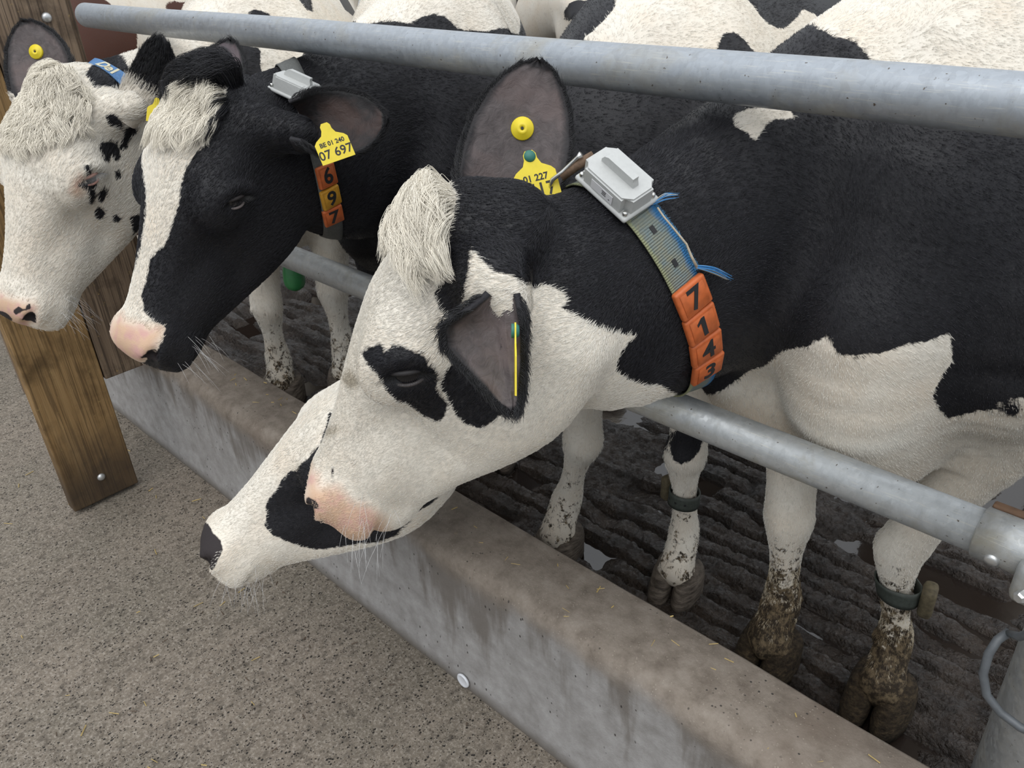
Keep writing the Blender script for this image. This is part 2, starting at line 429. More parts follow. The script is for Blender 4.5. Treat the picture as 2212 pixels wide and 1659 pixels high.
    def grow(s, fine, box, coarse=.03, smooth=2):
        lo, hi = s.F.bounds(); lo = lo - .03; hi = hi + .03
        ax = [graded_axis(lo[i], hi[i], max(lo[i], box[0][i]), min(hi[i], box[1][i]), fine, coarse) for i in range(3)]
        v, q = skin(s.F, ax); v = relax(v, q, smooth, .5)
        s.v, s.q = v, q; s.nv = vnormals(v, q)
        return s
# ------------------------------------------------------------------ the cows (poses)
COWS = {}
TR = [(.15, .86, .12, .19), (.06, .90, .18, .30), (-.08, .95, .22, .375), (-.28, .965, .255, .39), (-.6, .955, .285, .395), (-.95, .955, .29, .39), (-1.25, 1.0, .26, .33), (-1.5, 1.08, .23, .24), (-1.65, 1.09, .16, .19)]
TRA = [(.15, .87, .12, .19), (.06, .91, .18, .29), (-.08, .975, .215, .345), (-.28, 1.01, .245, .335), (-.6, 1.0, .275, .35), (-.95, .98, .285, .37), (-1.25, 1.0, .26, .33), (-1.5, 1.08, .23, .24), (-1.65, 1.09, .16, .19)]
COWS['A'] = Cow('A', [[-0.658, -0.4793, -0.5807], [0.7521, -0.3818, -0.5371], [0.0357, -0.7902, 0.6117]], [-0.5847, 0.6096, -0.285], (-.38, 1.27), math.radians(3),
    [(-.43, 1.40, 1.11, .16, .28), (-.49, 1.22, 1.085, .14, .25), (-.56, 1.02, 1.025, .12, .21), (-.60, .84, 1.0, .108, .17), (-.625, .71, 1.025, .095, .13)], trunk=TRA, dz=.05, brisket=.10, hp=dict(HP, cd=.003, ey=.176),
    legs=[(-1, (-.27, 1.29, .05), (-.305, 1.29, .415), (-.20, 1.33, .72), 1.05), (1, (-.49, 1.25, .05), (-.50, 1.25, .41), (-.55, 1.31, .72), 1.05)],
    extra=[lambda s: s.F.limb([(-.57, 1.09, .95, .095, .10), (-.585, 1.12, .84, .085, .085), (-.565, 1.14, .745, .075, .075), (-.49, 1.18, .685, .08, .07), (-.40, 1.24, .68, .09, .07)], .05, s.rt),
           lambda s: s.F.limb([(*s.H(-.06, .04, .0), .036, .036), (-.585, .568, 1.108, .035, .033), (-.563, .566, 1.088, .026, .024)], .025, s.rt)])
COWS['B'] = Cow('B', [[-0.9861, 0.044, 0.1601], [-0.149, -0.6591, -0.7372], [0.073, -0.7508, 0.6565]], [-1.3121, 0.7139, -0.249], (-1.56, 1.33), math.radians(45),
    [(-1.62, 1.42, 1.07, .16, .28), (-1.54, 1.22, 1.05, .14, .25), (-1.48, 1.05, 1.04, .12, .21), (-1.44, .92, 1.06, .108, .17), (-1.42, .82, 1.09, .095, .13)], trunk=TR,
    legs=[(-1, (-1.48, 1.40, .05), (-1.49, 1.40, .415), (-1.47, 1.43, .70)), (1, (-1.74, 1.22, .05), (-1.74, 1.23, .41), (-1.77, 1.28, .68))],
    extra=[lambda s: s.F.limb([(*s.H(-.06, .042, .0), .036, .036), (-1.280, .783, 1.134, .031, .032)], .03, s.rt)])
COWS['C'] = Cow('C', [[-0.9536, 0.0905, 0.2872], [-0.2829, -0.5961, -0.7514], [0.1033, -0.7978, 0.5941]], [-1.7097, 0.6161, -0.2473], (-2.27, 1.27), math.radians(50),
    [(-2.37, 1.34, 1.07, .16, .28), (-2.22, 1.14, 1.04, .14, .24), (-2.08, .96, 1.03, .115, .195), (-1.96, .83, 1.06, .10, .165), (-1.87, .72, 1.10, .09, .125)], trunk=TR,
    legs=[(-1, (-2.16, 1.36, .05), (-2.17, 1.36, .415), (-2.15, 1.39, .70), 1.2), (1, (-2.29, 1.18, .05), (-2.29, 1.18, .38), (-2.36, 1.25, .68), 1.2)],
    extra=[lambda s: s.F.limb([(*s.H(-.06, .045, .0), .036, .036), (-1.7147, .6901, 1.1544, .024, .026)], .03, s.rt)])
COWS['D'] = Cow('D', [[-0.8411, -0.4661, -0.2746], [0.541, -0.7287, -0.4199], [-0.0045, -0.5017, 0.8651]], [-0.9328, 0.7263, -0.6805], (-.93, 1.30), math.radians(15),
    [(-.97, 1.40, 1.07, .16, .28), (-.97, 1.22, 1.0, .14, .24), (-.98, 1.08, .95, .115, .165), (-.99, .95, .89, .095, .125), (-1.0, .85, .78, .085, .11)], trunk=TR, hp=dict(HP, ml=-.07),
    legs=[(-1, (-.76, 1.30, .05), (-.77, 1.30, .41), (-.76, 1.34, .70)), (1, (-1.06, 1.22, .05), (-1.01, 1.24, .37), (-1.06, 1.30, .68))])
COAT = {}  # coat patches: outlines traced from image pixels, in a flat camera-facing chart fixed to each animal (chart axes e1, e2 in object space)
COAT['A'] = dict(base='w', e1=(0.6379, 0.7701, -0.0), e2=(0.3637, -0.3013, -0.8814), polys=[
    ('b', '', [(0.016,-1.5101),(0.0234,-1.4922),(0.032,-1.4596),(0.026,-1.4354),(0.0186,-1.4106),(0.0112,-1.3859),(0.0033,-1.3668),(-0.0012,-1.3524),(0.0017,-1.3395),(0.0098,-1.3271),(0.0191,-1.3202),(0.0255,-1.3296),(0.0276,-1.3427),(0.0309,-1.3577),(0.0353,-1.3741),(0.0405,-1.3986),(0.0456,-1.3891),(0.0524,-1.379),(0.0605,-1.3656),(0.0699,-1.3637),(0.0829,-1.3606),(0.0873,-1.3533),(0.0975,-1.3537),(0.109,-1.3513),(0.1187,-1.3558),(0.1294,-1.3546),(0.1432,-1.3467),(0.1487,-1.3346),(0.1407,-1.3282),(0.1545,-1.3194),(0.1665,-1.3122),(0.1795,-1.3034),(0.1953,-1.2988),(0.2151,-1.2933),(0.2374,-1.289),(0.2225,-1.2784),(0.2131,-1.2641),(0.2117,-1.2499),(0.2287,-1.2364),(0.2607,-1.2251),(0.2802,-1.2235),(0.3072,-1.2115),(0.3399,-1.2),(0.43,-1.1779),(0.4426,-1.1861),(0.453,-1.1939),(0.4703,-1.2127),(0.4751,-1.2243),(0.4863,-1.2305),(0.4816,-1.2496),(0.4837,-1.2554),(0.488,-1.2553),(0.4935,-1.2635),(0.5021,-1.2694),(0.5072,-1.2527),(0.5133,-1.2436),(0.531,-1.237),(0.5409,-1.2402),(0.5552,-1.2394),(0.5812,-1.2481),(0.6116,-1.2495),(0.6301,-1.2537),(0.6458,-1.2616),(0.6475,-1.2423),(0.6595,-1.2204),(0.6527,-1.1996),(0.6506,-1.1745),(0.6674,-1.1563),(0.6988,-1.1356),(0.7147,-1.1409),(0.7253,-1.1437),(0.7216,-1.1584),(0.7229,-1.1654),(0.7346,-1.1484),(0.7424,-1.1449),(0.7595,-1.1322),(0.7462,-1.1641),(0.8779,-1.1881),(0.8212,-1.4673),(0.7206,-1.502),(0.5941,-1.5553),(0.573,-1.6031),(0.5653,-1.627),(0.5545,-1.6432),(0.5361,-1.6488),(0.5273,-1.6699),(0.5431,-1.7076),(0.3697,-1.632),(0.2303,-1.5522),(0.1131,-1.4902),(0.0721,-1.5134)]),
    ('w', '', [(0.3919,-1.554),(0.4034,-1.5608),(0.4173,-1.5634),(0.436,-1.5606),(0.4643,-1.5532),(0.4667,-1.5435),(0.4511,-1.5434),(0.4405,-1.5453),(0.43,-1.5393),(0.42,-1.5261),(0.4115,-1.5188),(0.4069,-1.5281),(0.3972,-1.5338),(0.3918,-1.542)]),
    ('b', '', [(-0.0929,-1.298),(-0.0867,-1.3015),(-0.0819,-1.3035),(-0.0747,-1.3044),(-0.0692,-1.3071),(-0.066,-1.301),(-0.0647,-1.295),(-0.0597,-1.2995),(-0.0528,-1.3018),(-0.043,-1.2995),(-0.0352,-1.2952),(-0.0258,-1.2914),(-0.019,-1.2855),(-0.0157,-1.2773),(-0.0111,-1.2715),(-0.0075,-1.2613),(-0.0103,-1.2529),(-0.01,-1.2441),(-0.0046,-1.2381),(0.0009,-1.2322),(-0.0008,-1.2233),(-0.0042,-1.2142),(-0.013,-1.2068),(-0.0215,-1.2115),(-0.03,-1.2158),(-0.0394,-1.2263),(-0.0464,-1.2348),(-0.0512,-1.2366),(-0.0564,-1.2362),(-0.0616,-1.2458),(-0.0673,-1.2533),(-0.0726,-1.264),(-0.0762,-1.2729),(-0.0822,-1.2818),(-0.0879,-1.289)]),
    ('b', '', [(0.0032,-1.2671),(0.0071,-1.2735),(0.0142,-1.2771),(0.0261,-1.2782),(0.0347,-1.2811),(0.0464,-1.2817),(0.0707,-1.2727),(0.0763,-1.2544),(0.0842,-1.2443),(0.0879,-1.2318),(0.0858,-1.2196),(0.0831,-1.2136),(0.0745,-1.2134),(0.0659,-1.212),(0.0588,-1.2075),(0.0498,-1.2004),(0.0374,-1.1954),(0.0289,-1.1986),(0.022,-1.201),(0.0154,-1.2071),(0.0115,-1.2131),(0.0063,-1.2236),(0.0028,-1.2339),(-0.0038,-1.247),(-0.0046,-1.2558),(-0.0006,-1.2624)]),
    ('p', '', [(-0.2052,-1.1219),(-0.2029,-1.1457),(-0.1954,-1.1561),(-0.1817,-1.1422),(-0.1756,-1.1328),(-0.1523,-1.127),(-0.1387,-1.1077),(-0.1133,-1.0923),(-0.097,-1.0727),(-0.0962,-1.0539),(-0.1096,-1.041),(-0.1381,-1.0351),(-0.1617,-1.0418),(-0.1831,-1.0618),(-0.2115,-1.0993)]),
    ('s', '', [(-0.1692,-1.1981),(-0.1608,-1.2048),(-0.1433,-1.2088),(-0.1432,-1.203),(-0.1491,-1.1991),(-0.1653,-1.1937)]),
    ('s', '', [(-0.1315,-1.2719),(-0.1163,-1.2797),(-0.108,-1.2732),(-0.1058,-1.2639),(-0.1097,-1.2572),(-0.1215,-1.2571),(-0.1278,-1.2643)]),
    ('n', '', [(-0.1605,-1.1547),(-0.1583,-1.1547),(-0.1586,-1.1412),(-0.1613,-1.1274),(-0.1629,-1.1376)]),
    ('n', '', [(-0.2008,-1.1146),(-0.1941,-1.1165),(-0.1838,-1.1071),(-0.1837,-1.1008),(-0.1917,-1.0986),(-0.2048,-1.1012)]),
    ('n', '', [(-0.1854,-1.0837),(-0.18,-1.0846),(-0.1805,-1.0778),(-0.1849,-1.0725),(-0.188,-1.0758)]),
])
COAT['B'] = dict(base='b', e1=(0.4193, 0.9078, -0.0), e2=(0.2534, -0.117, -0.9603), polys=[
    ('w', '', [(-0.0316,-1.6044),(-0.0652,-1.5608),(-0.0803,-1.5365),(-0.0894,-1.499),(-0.0927,-1.4399),(-0.1025,-1.4028),(-0.1254,-1.3466),(-0.1464,-1.3108),(-0.1647,-1.2775),(-0.1848,-1.2506),(-0.2093,-1.2384),(-0.2216,-1.199),(-0.2124,-1.164),(-0.1791,-1.1539),(-0.1647,-1.1557),(-0.1537,-1.1676),(-0.1355,-1.1775),(-0.1217,-1.1951),(-0.1124,-1.2147),(-0.1205,-1.2221),(-0.1294,-1.2263),(-0.1406,-1.2454),(-0.1397,-1.2732),(-0.1252,-1.2984),(-0.1174,-1.3181),(-0.1089,-1.3344),(-0.0862,-1.3485),(-0.0791,-1.3561),(-0.0607,-1.3855),(-0.0439,-1.4148),(-0.0377,-1.4315),(-0.032,-1.4498),(-0.0188,-1.4714),(0.0002,-1.4931),(0.0163,-1.5016),(0.0241,-1.5067),(0.0427,-1.5361),(0.0638,-1.5657),(0.075,-1.5946),(0.0666,-1.6236),(0.0285,-1.626),(-0.0031,-1.6218)]),
    ('w', 'body', [(0.364,-1.7172),(0.4311,-1.7281),(0.4894,-1.7174),(0.5028,-1.73),(0.541,-1.7395),(0.5695,-1.732),(0.5847,-1.7181),(0.5982,-1.7044),(0.6745,-1.7025),(0.9047,-1.7505),(1.242,-1.9734),(1.1483,-2.1395),(0.6586,-1.9952),(0.4414,-1.8859)]),
    ('w', 'low', []),
    ('p', '', [(-0.1124,-1.2147),(-0.125,-1.2186),(-0.1406,-1.223),(-0.1644,-1.2329),(-0.1773,-1.2378),(-0.1813,-1.2466),(-0.2016,-1.2386),(-0.2147,-1.2081),(-0.2109,-1.1717),(-0.1856,-1.156),(-0.163,-1.1558),(-0.1527,-1.1656),(-0.1347,-1.1775),(-0.121,-1.1949)]),
])
COAT['C'] = dict(base='w', e1=(0.2922, 0.9564, -0.0), e2=(0.2222, -0.0679, -0.9726), polys=[
    ('s', 'head', [(0.0016,-1.5566),(0.0127,-1.5644),(0.0271,-1.5734),(0.0411,-1.5808),(0.0621,-1.5812),(0.057,-1.5715),(0.0369,-1.5662),(0.0186,-1.5593),(0.003,-1.5512)]),
    ('b', '', [(0.1048,-1.5377),(0.117,-1.5332),(0.129,-1.5198),(0.1225,-1.5092),(0.1134,-1.5152),(0.1043,-1.5199)]),
    ('b', '', [(0.1295,-1.5077),(0.1444,-1.5118),(0.1554,-1.5085),(0.1549,-1.5002),(0.1394,-1.4926),(0.1311,-1.4826),(0.124,-1.4706),(0.113,-1.4738),(0.1217,-1.4855),(0.129,-1.4955)]),
    ('b', '', [(0.0805,-1.4865),(0.0945,-1.4886),(0.1092,-1.4833),(0.1113,-1.4713),(0.1117,-1.4593),(0.1025,-1.4495),(0.0976,-1.4548),(0.0944,-1.4661),(0.0897,-1.4558),(0.0832,-1.4493),(0.0774,-1.4545),(0.079,-1.466),(0.0766,-1.4761)]),
    ('b', '', [(0.0399,-1.4485),(0.0463,-1.4502),(0.0472,-1.4317),(0.0472,-1.4255),(0.0409,-1.4309)]),
    ('b', '', [(0.0938,-1.4314),(0.099,-1.4269),(0.1001,-1.4174),(0.0931,-1.4157),(0.0925,-1.4232)]),
    ('b', '', [(0.0204,-1.4182),(0.032,-1.4145),(0.0473,-1.4228),(0.0532,-1.4191),(0.0481,-1.4073),(0.0377,-1.4045),(0.0287,-1.4061)]),
    ('b', '', [(0.0331,-1.4035),(0.0436,-1.4008),(0.0402,-1.3876),(0.033,-1.3767),(0.0269,-1.377),(0.0326,-1.389)]),
    ('b', '', [(0.048,-1.3898),(0.061,-1.4015),(0.0659,-1.396),(0.0603,-1.3819),(0.0515,-1.376),(0.0471,-1.3797)]),
    ('b', '', [(0.0329,-1.3567),(0.0437,-1.367),(0.0518,-1.3568),(0.0451,-1.3455),(0.0373,-1.3431),(0.0326,-1.349)]),
    ('b', '', [(0.0638,-1.3436),(0.072,-1.3469),(0.076,-1.3372),(0.0714,-1.3301),(0.0646,-1.3326)]),
    ('b', '', [(0.0984,-1.3355),(0.1066,-1.3338),(0.1155,-1.338),(0.1201,-1.3226),(0.1146,-1.3089),(0.1039,-1.3032),(0.0966,-1.2976),(0.0983,-1.3152)]),
    ('b', '', [(0.0927,-1.6215),(0.1333,-1.6624),(0.173,-1.6731),(0.1784,-1.6345),(0.169,-1.5857),(0.1327,-1.595),(0.1015,-1.5943)]),
    ('b', 'body', [(1.0384,-1.9481),(1.1927,-1.9788),(1.2049,-1.9079),(1.2354,-1.8594),(1.2052,-1.8507),(1.1472,-1.8625),(1.0492,-1.875)]),
    ('b', 'body', [(0.5422,-1.7784),(0.5592,-1.7901),(0.5836,-1.7835),(0.6094,-1.7744),(0.5843,-1.7652),(0.5575,-1.7657)]),
    ('b', 'body', [(0.7196,-1.8356),(0.8281,-1.8691),(0.7868,-1.8242),(0.7707,-1.7968),(0.7388,-1.7963)]),
    ('b', 'body', [(0.4826,-1.7014),(0.5424,-1.6865),(0.5281,-1.6337),(0.539,-1.5913),(0.4562,-1.5802),(0.3671,-1.637),(0.4147,-1.6952)]),
    ('b', 'body', [(0.6726,-1.6804),(0.7444,-1.6739),(0.7086,-1.6399),(0.6649,-1.6369)]),
    ('p', 'head', [(-0.2164,-1.2257),(-0.1767,-1.2367),(-0.1612,-1.2295),(-0.1425,-1.2198),(-0.125,-1.2143),(-0.1213,-1.1989),(-0.1348,-1.1741),(-0.1489,-1.1589),(-0.1943,-1.1582),(-0.2338,-1.1675)]),
    ('p', 'head', [(0.0005,-1.4066),(0.0117,-1.4223),(0.0282,-1.431),(0.0329,-1.4233),(0.021,-1.4145),(0.0288,-1.4034),(0.0202,-1.3941),(0.0052,-1.3941)]),
    ('n', 'head', [(-0.2147,-1.204),(-0.1884,-1.2014),(-0.177,-1.1969),(-0.17,-1.1816),(-0.1786,-1.1658),(-0.2024,-1.1593),(-0.2264,-1.1646)]),
    ('n', 'head', [(-0.1627,-1.2009),(-0.1505,-1.2069),(-0.1419,-1.2016),(-0.1324,-1.2115),(-0.1262,-1.2128),(-0.1327,-1.1994),(-0.1469,-1.1961),(-0.1615,-1.1934)]),
])
COAT['D'] = dict(base='w', e1=(0.5035, 0.864, -0.0), e2=(0.4882, -0.2845, -0.8251), polys=[
    ('b', 'head', [(-0.0239,-1.2412),(-0.0367,-1.2343),(-0.0481,-1.2224),(-0.0587,-1.2174),(-0.0682,-1.2074),(-0.0782,-1.2106),(-0.0982,-1.1973),(-0.1113,-1.1813),(-0.1286,-1.1695),(-0.1363,-1.1559),(-0.1358,-1.1405),(-0.1434,-1.1267),(-0.1341,-1.1045),(-0.1149,-1.0894),(-0.0977,-1.0779),(-0.0777,-1.0662),(-0.054,-1.0583),(-0.0211,-1.0578),(0.0166,-1.0562),(0.044,-1.0513),(0.0804,-1.059),(0.0972,-1.0748),(0.1106,-1.0798),(0.104,-1.0907),(0.0894,-1.0952),(0.0897,-1.1159),(0.1011,-1.1084),(0.1198,-1.0951),(0.1303,-1.0967),(0.1494,-1.1043),(0.1635,-1.1143),(0.1793,-1.1251),(0.1754,-1.164),(0.0897,-1.2641),(0.0016,-1.2951)]),
    ('w', 'head', [(0.0849,-1.0988),(0.0911,-1.1079),(0.0992,-1.1126),(0.1111,-1.1075),(0.1198,-1.0951),(0.1232,-1.0904),(0.1137,-1.0858),(0.1015,-1.0913),(0.0919,-1.0947)]),
    ('n', 'head', [(-0.2759,-1.1402),(-0.2627,-1.1487),(-0.2459,-1.1434),(-0.2364,-1.1287),(-0.2233,-1.1121),(-0.2222,-1.0957),(-0.2346,-1.0757),(-0.2486,-1.0634),(-0.2619,-1.0766),(-0.2824,-1.1001),(-0.2893,-1.1265)]),
    ('b', 'upper', []),
    ('w', 'back', [(0.5211,-1.8371),(0.548,-1.843),(0.5799,-1.8699),(0.6598,-1.9996),(0.972,-2.0586),(0.8727,-1.9064),(0.922,-1.8773),(0.9963,-1.8835),(1.0768,-1.9353),(1.1296,-1.9761),(1.2093,-1.9869),(1.1215,-1.907),(1.0142,-1.8354),(0.8784,-1.7907),(0.8346,-1.7868),(0.8202,-1.8034),(0.7937,-1.8137),(0.7658,-1.8064),(0.7513,-1.7904),(0.7437,-1.7754),(0.6795,-1.7606),(0.5433,-1.7982)]),
    ('b', 'knee', [(0.6994,-1.1437),(0.7577,-1.1245),(0.7446,-1.0879),(0.726,-1.0717),(0.7106,-1.0658),(0.6956,-1.0768),(0.6921,-1.1039)]),
])
# ears: side, root, tip, width direction, open side, width, cup, bend
EARS = {  # A to C: tips and width directions from image pixels at assumed depths
    'A': [(-1, (-0.5561, 0.5493, 1.1046), (-0.5027, 0.5022, 1.0065), (0.6893, 0.7239, 0.027), (0.5753, -0.5697, 0.5869), 0.12, 0.24, 0.0), (1, (-0.7126, 0.7037, 1.1081), (-0.7299, 0.8065, 1.291), (0.7662, 0.5885, -0.258), (0.6373, -0.6446, 0.4223), 0.118, 0.2, 0.0)],
    'B': [(-1, (-1.2811, 0.7911, 1.1368), (-1.1608, 0.8856, 1.1557), (0.4683, -0.4435, -0.7642), (0.4143, -0.6537, 0.6333), 0.105, 0.36, 0.0), (1, (-1.4996, 0.7251, 1.1522), (-1.5782, 0.8503, 1.2647), (0.7872, 0.6044, -0.1225), (0.4486, -0.4248, 0.7863), 0.085, 0.3, 0.0)],
    'C': [(-1, (-1.7387, 0.6684, 1.1269), (-1.6948, 0.7715, 1.2709), (0.4161, 0.6747, -0.6096), (-0.877, 0.4748, -0.0731), 0.068, 0.42, 0.018), (1, (-1.9235, 0.6107, 1.1542), (-2.0245, 0.6307, 1.3021), (0.5585, 0.7824, 0.2757), (0.6115, -0.6128, 0.5005), 0.108, 0.22, 0.0)],
    'D': [(-1, (-0.9571, 0.7028, 0.6924), (-0.7793, 0.6599, 0.7231), (-0.1284, -0.8711, -0.474), (-0.2536, -0.4332, 0.8649), 0.1, 0.4, 0.0), (1, (-1.1024, 0.7963, 0.6917), (-1.2154, 0.9404, 0.7207), (-0.7358, -0.4804, -0.4773), (-0.2956, -0.4062, 0.8646), 0.1, 0.4, 0.0)],
}
TAGP = {'AR': (-0.6742, 0.7325, 1.171), 'BL': (-1.1803, 0.7837, 1.1341), 'BBOX': (-1.3554, 0.8427, 1.1917), 'AL': (-0.5145, 0.5223, 1.0561), 'CL': (-1.6578, 0.7081, 1.1467), 'CSTRAP': [(-1.9006, 0.7003, 1.2133), (-1.8704, 0.6981, 1.2149), (-1.8459, 0.7031, 1.2106), (-1.8275, 0.7115, 1.2), (-1.8142, 0.7211, 1.1861), (-1.8041, 0.7303, 1.1719)]}  # tag, box and strap points taken from image pixels, baked to world coordinates
# ------------------------------------------------------------------ materials of the place
def mat_feed_floor():
    t = NT('brushed_concrete'); v = t.co(); vs_ = t.co((7.0, 0.5, 1))
    big = t.noise(v, 2.0, 4, .6); st = t.noise(vs_, 5, 5, .7); fine = t.noise(v, 150, 4, .75); mid = t.noise(t.co((1, .7, 1)), 55, 4, .7)
    c = t.ramp(st, [(.25, (.128, .105, .082)), (.5, (.188, .158, .127)), (.75, (.262, .222, .176))])
    c = t.mix(t.rng(big, .42, .68), c, (.150, .132, .104))
    c = t.mix(t.math('MULTIPLY', t.rng(fine, .48, .66), .65), c, (.40, .36, .31))
    c = t.mix(t.math('MULTIPLY', t.rng(mid, .52, .64), .7), c, (.085, .072, .058))
    pit = t.voro(v, 210); pm = t.math('MULTIPLY', t.rng(pit, .34, .18), t.rng(t.noise(v, 70, 3, .7), .50, .58)); pm = t.math('MAXIMUM', pm, t.math('MULTIPLY', t.rng(t.voro(t.co((1, .85, 1), rot=(0, 0, .4)), 105), .26, .17), t.rng(t.noise(v, 26, 2), .50, .56)))
    c = t.mix(pm, c, (.030, .027, .024))
    h = t.math('ADD', t.math('MULTIPLY', fine, .5), t.math('SUBTRACT', t.math('MULTIPLY', mid, -.7), pm))
    return t.fin(c, .85, t.bump(h, .9, .004), spec=.25)

def mat_curb():
    t = NT('cast_concrete'); v = t.co(); sep = t.n('ShaderNodeSeparateXYZ'); t.l(v, sep.inputs[0])
    drip = t.noise(t.co((5.5, 5.5, .9)), 2.2, 5, .62); fine = t.noise(v, 260, 3, .7); mid = t.noise(v, 30, 5, .6); big = t.noise(v, 4, 4)
    face = t.ramp(mid, [(.3, (.25, .24, .23)), (.5, (.31, .30, .292)), (.7, (.37, .362, .355))])
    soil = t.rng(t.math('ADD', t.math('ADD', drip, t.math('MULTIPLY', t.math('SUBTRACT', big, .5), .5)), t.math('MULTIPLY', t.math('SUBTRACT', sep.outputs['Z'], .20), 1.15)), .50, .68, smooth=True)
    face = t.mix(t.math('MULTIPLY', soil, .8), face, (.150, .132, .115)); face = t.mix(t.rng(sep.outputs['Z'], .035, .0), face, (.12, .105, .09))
    top = t.ramp(t.noise(v, 26, 6, .7), [(.25, (.130, .106, .086)), (.5, (.232, .197, .163)), (.75, (.315, .275, .235))])
    top = t.mix(t.rng(big, .5, .7), top, (.175, .138, .110))
    grit = t.voro(v, 170); top = t.mix(t.math('MULTIPLY', t.rng(grit, .22, .12), t.rng(t.noise(v, 60, 2), .45, .6)), top, (.34, .30, .25))
    c = t.mix(t.rng(t.math('ADD', sep.outputs['Z'], t.math('MULTIPLY', t.math('SUBTRACT', big, .5), .09)), .285, .335, smooth=True), face, top)
    pit = t.voro(t.co((1, 1, .55)), 75); pm = t.math('MULTIPLY', t.rng(pit, .16, .10), t.rng(t.noise(v, 12, 2), .5, .6))
    c = t.mix(pm, c, (.06, .055, .05))
    h = t.math('SUBTRACT', t.math('ADD', t.math('MULTIPLY', fine, .5), t.math('MULTIPLY', mid, .7)), pm)
    return t.fin(c, .85, t.bump(h, .6, .003), spec=.25)

def mat_galv(name='galvanised_steel', tint=(.365, .395, .43), dirt=.5, seed=0.0):
    t = NT(name); v = t.co(); sp = t.voro(t.co((1, 1, 1), rot=(seed, seed, 0)), 130, out='Color'); s1 = t.n('ShaderNodeSeparateColor'); t.l(sp, s1.inputs[0])
    n = t.noise(v, 9, 6, .65, .4); n2 = t.noise(t.co((2, 1, 1)), 42, 5, .65)
    c = t.mix(t.rng(s1.outputs[0], 0, 1, 0, 1), tuple(x*.93 for x in tint), tuple(min(1, x*1.05) for x in tint))
    c = t.mix(t.math('MULTIPLY', t.rng(n2, .50, .70), .5), c, tuple(x*.72 for x in tint))
    c = t.mix(t.math('MULTIPLY', t.rng(n, .52, .72), dirt), c, (.36, .33, .25))
    sc = t.noise(t.co((3, 60, 60), rot=(0, 0, .25)), 9, 3, .6); c = t.mix(t.math('MULTIPLY', t.rng(sc, .58, .68), dirt*.6), c, (.62, .60, .52))
    c = t.mix(t.rng(t.noise(v, 160, 2), .70, .76), c, (.10, .08, .06))
    r = t.math('ADD', t.rng(s1.outputs[1], 0, 1, .36, .52), t.math('MULTIPLY', t.rng(n, .5, .7), .25))
    return t.fin(c, r, t.bump(t.math('ADD', n2, t.math('MULTIPLY', s1.outputs[0], .2)), .12, .002), .55)

def mat_wood(name, a, b, c3, seed=0.0):
    t = NT(name); v = t.co((9, 9, .55)); g = t.noise(v, 6, 7, .62, .25); g2 = t.noise(t.co((55, 55, 1.2)), 3.2, 4, .6, .4); o = t.noise(t.co(), 7 + seed, 5, .6)
    c = t.mix(t.rng(g, .3, .7), a, b); c = t.mix(t.math('MULTIPLY', t.rng(g2, .50, .60), .75), c, c3)
    c = t.mix(t.math('MULTIPLY', t.rng(o, .50, .66), .7), c, tuple(x*.5 for x in c3))
    c = t.mix(t.rng(t.noise(t.co(), 60, 4, .7), .64, .74), c, (.36, .25, .10))
    sep = t.n('ShaderNodeSeparateXYZ'); t.l(t.co(), sep.inputs[0])
    damp = t.rng(t.math('ADD', sep.outputs['Z'], t.math('MULTIPLY', t.math('SUBTRACT', o, .5), .35)), .26, .10)
    c = t.mix(t.math('MULTIPLY', damp, .8), c, (.045, .034, .026))
    return t.fin(c, .8, t.bump(t.math('ADD', g2, t.math('MULTIPLY', g, .7)), .5, .003), spec=.25)

def mat_slurry():
    t = NT('slurry'); v = t.co(); n = t.noise(v, 12, 5, .6); f = t.noise(v, 85, 5, .72); f2 = t.noise(v, 260, 3, .6); cl = t.voro(v, 105); cl2 = t.voro(v, 48)
    c = t.ramp(n, [(.3, (.014, .0095, .0065)), (.5, (.034, .023, .016)), (.72, (.072, .053, .040))])
    c = t.mix(t.rng(f, .58, .74), c, (.11, .085, .064))
    c = t.mix(t.rng(t.noise(v, 330, 2), .74, .79), c, (.32, .25, .13))
    h = t.math('ADD', t.math('ADD', f, t.math('MULTIPLY', f2, .45)), t.math('ADD', t.math('MULTIPLY', cl, -.5), t.math('MULTIPLY', cl2, -.4)))
    return t.fin(c, t.rng(f, .35, .65, .08, .34), t.bump(h, 1.0, .011), spec=.75)

M_floor, M_curb = mat_feed_floor(), mat_curb()
M_galv, M_galv2 = mat_galv(), mat_galv('galvanised_steel_soiled', (.45, .47, .48), .75, .6)
M_wood1 = mat_wood('dirty_pine', (.36, .235, .11), (.25, .15, .062), (.12, .075, .035))
M_wood2 = mat_wood('stained_pine', (.155, .11, .075), (.27, .20, .14), (.055, .04, .03), 2.0)
M_slurry = mat_slurry()
t = NT('slurry_water'); M_water = t.fin((.022, .016, .013), .05, t.bump(t.noise(t.co(), 30, 3), .05, .004), spec=.7)
M_bolt = plain('bolt_zinc', (.55, .56, .56), .35, .7)
M_rust = plain('rusty_seam', (.17, .10, .06), .7, .3, wear=.4)
M_black = plain('black_rubber', (.02, .02, .022), .5)
M_whiteplastic = plain('white_plastic', (.72, .74, .78), .4, wear=.1)
M_hose = plain('grey_rubber_hose', (.10, .11, .12), .45, wear=.3)

# ------------------------------------------------------------------ feed alley, curb, cow floor
COWZ = .05
def grid_mesh(name, xs, ys, Zf, mat):
    X, Y = np.meshgrid(xs, ys, indexing='ij'); v = np.stack([X.ravel(), Y.ravel(), Zf(X, Y).ravel()], 1)
    i = np.arange(len(xs)-1)[:, None]*len(ys) + np.arange(len(ys)-1)[None, :]; i = i.ravel()
    q = np.stack([i, i+len(ys), i+len(ys)+1, i+1], 1)
    me = mesh_np(name, v, q); me.materials.append(mat); return me

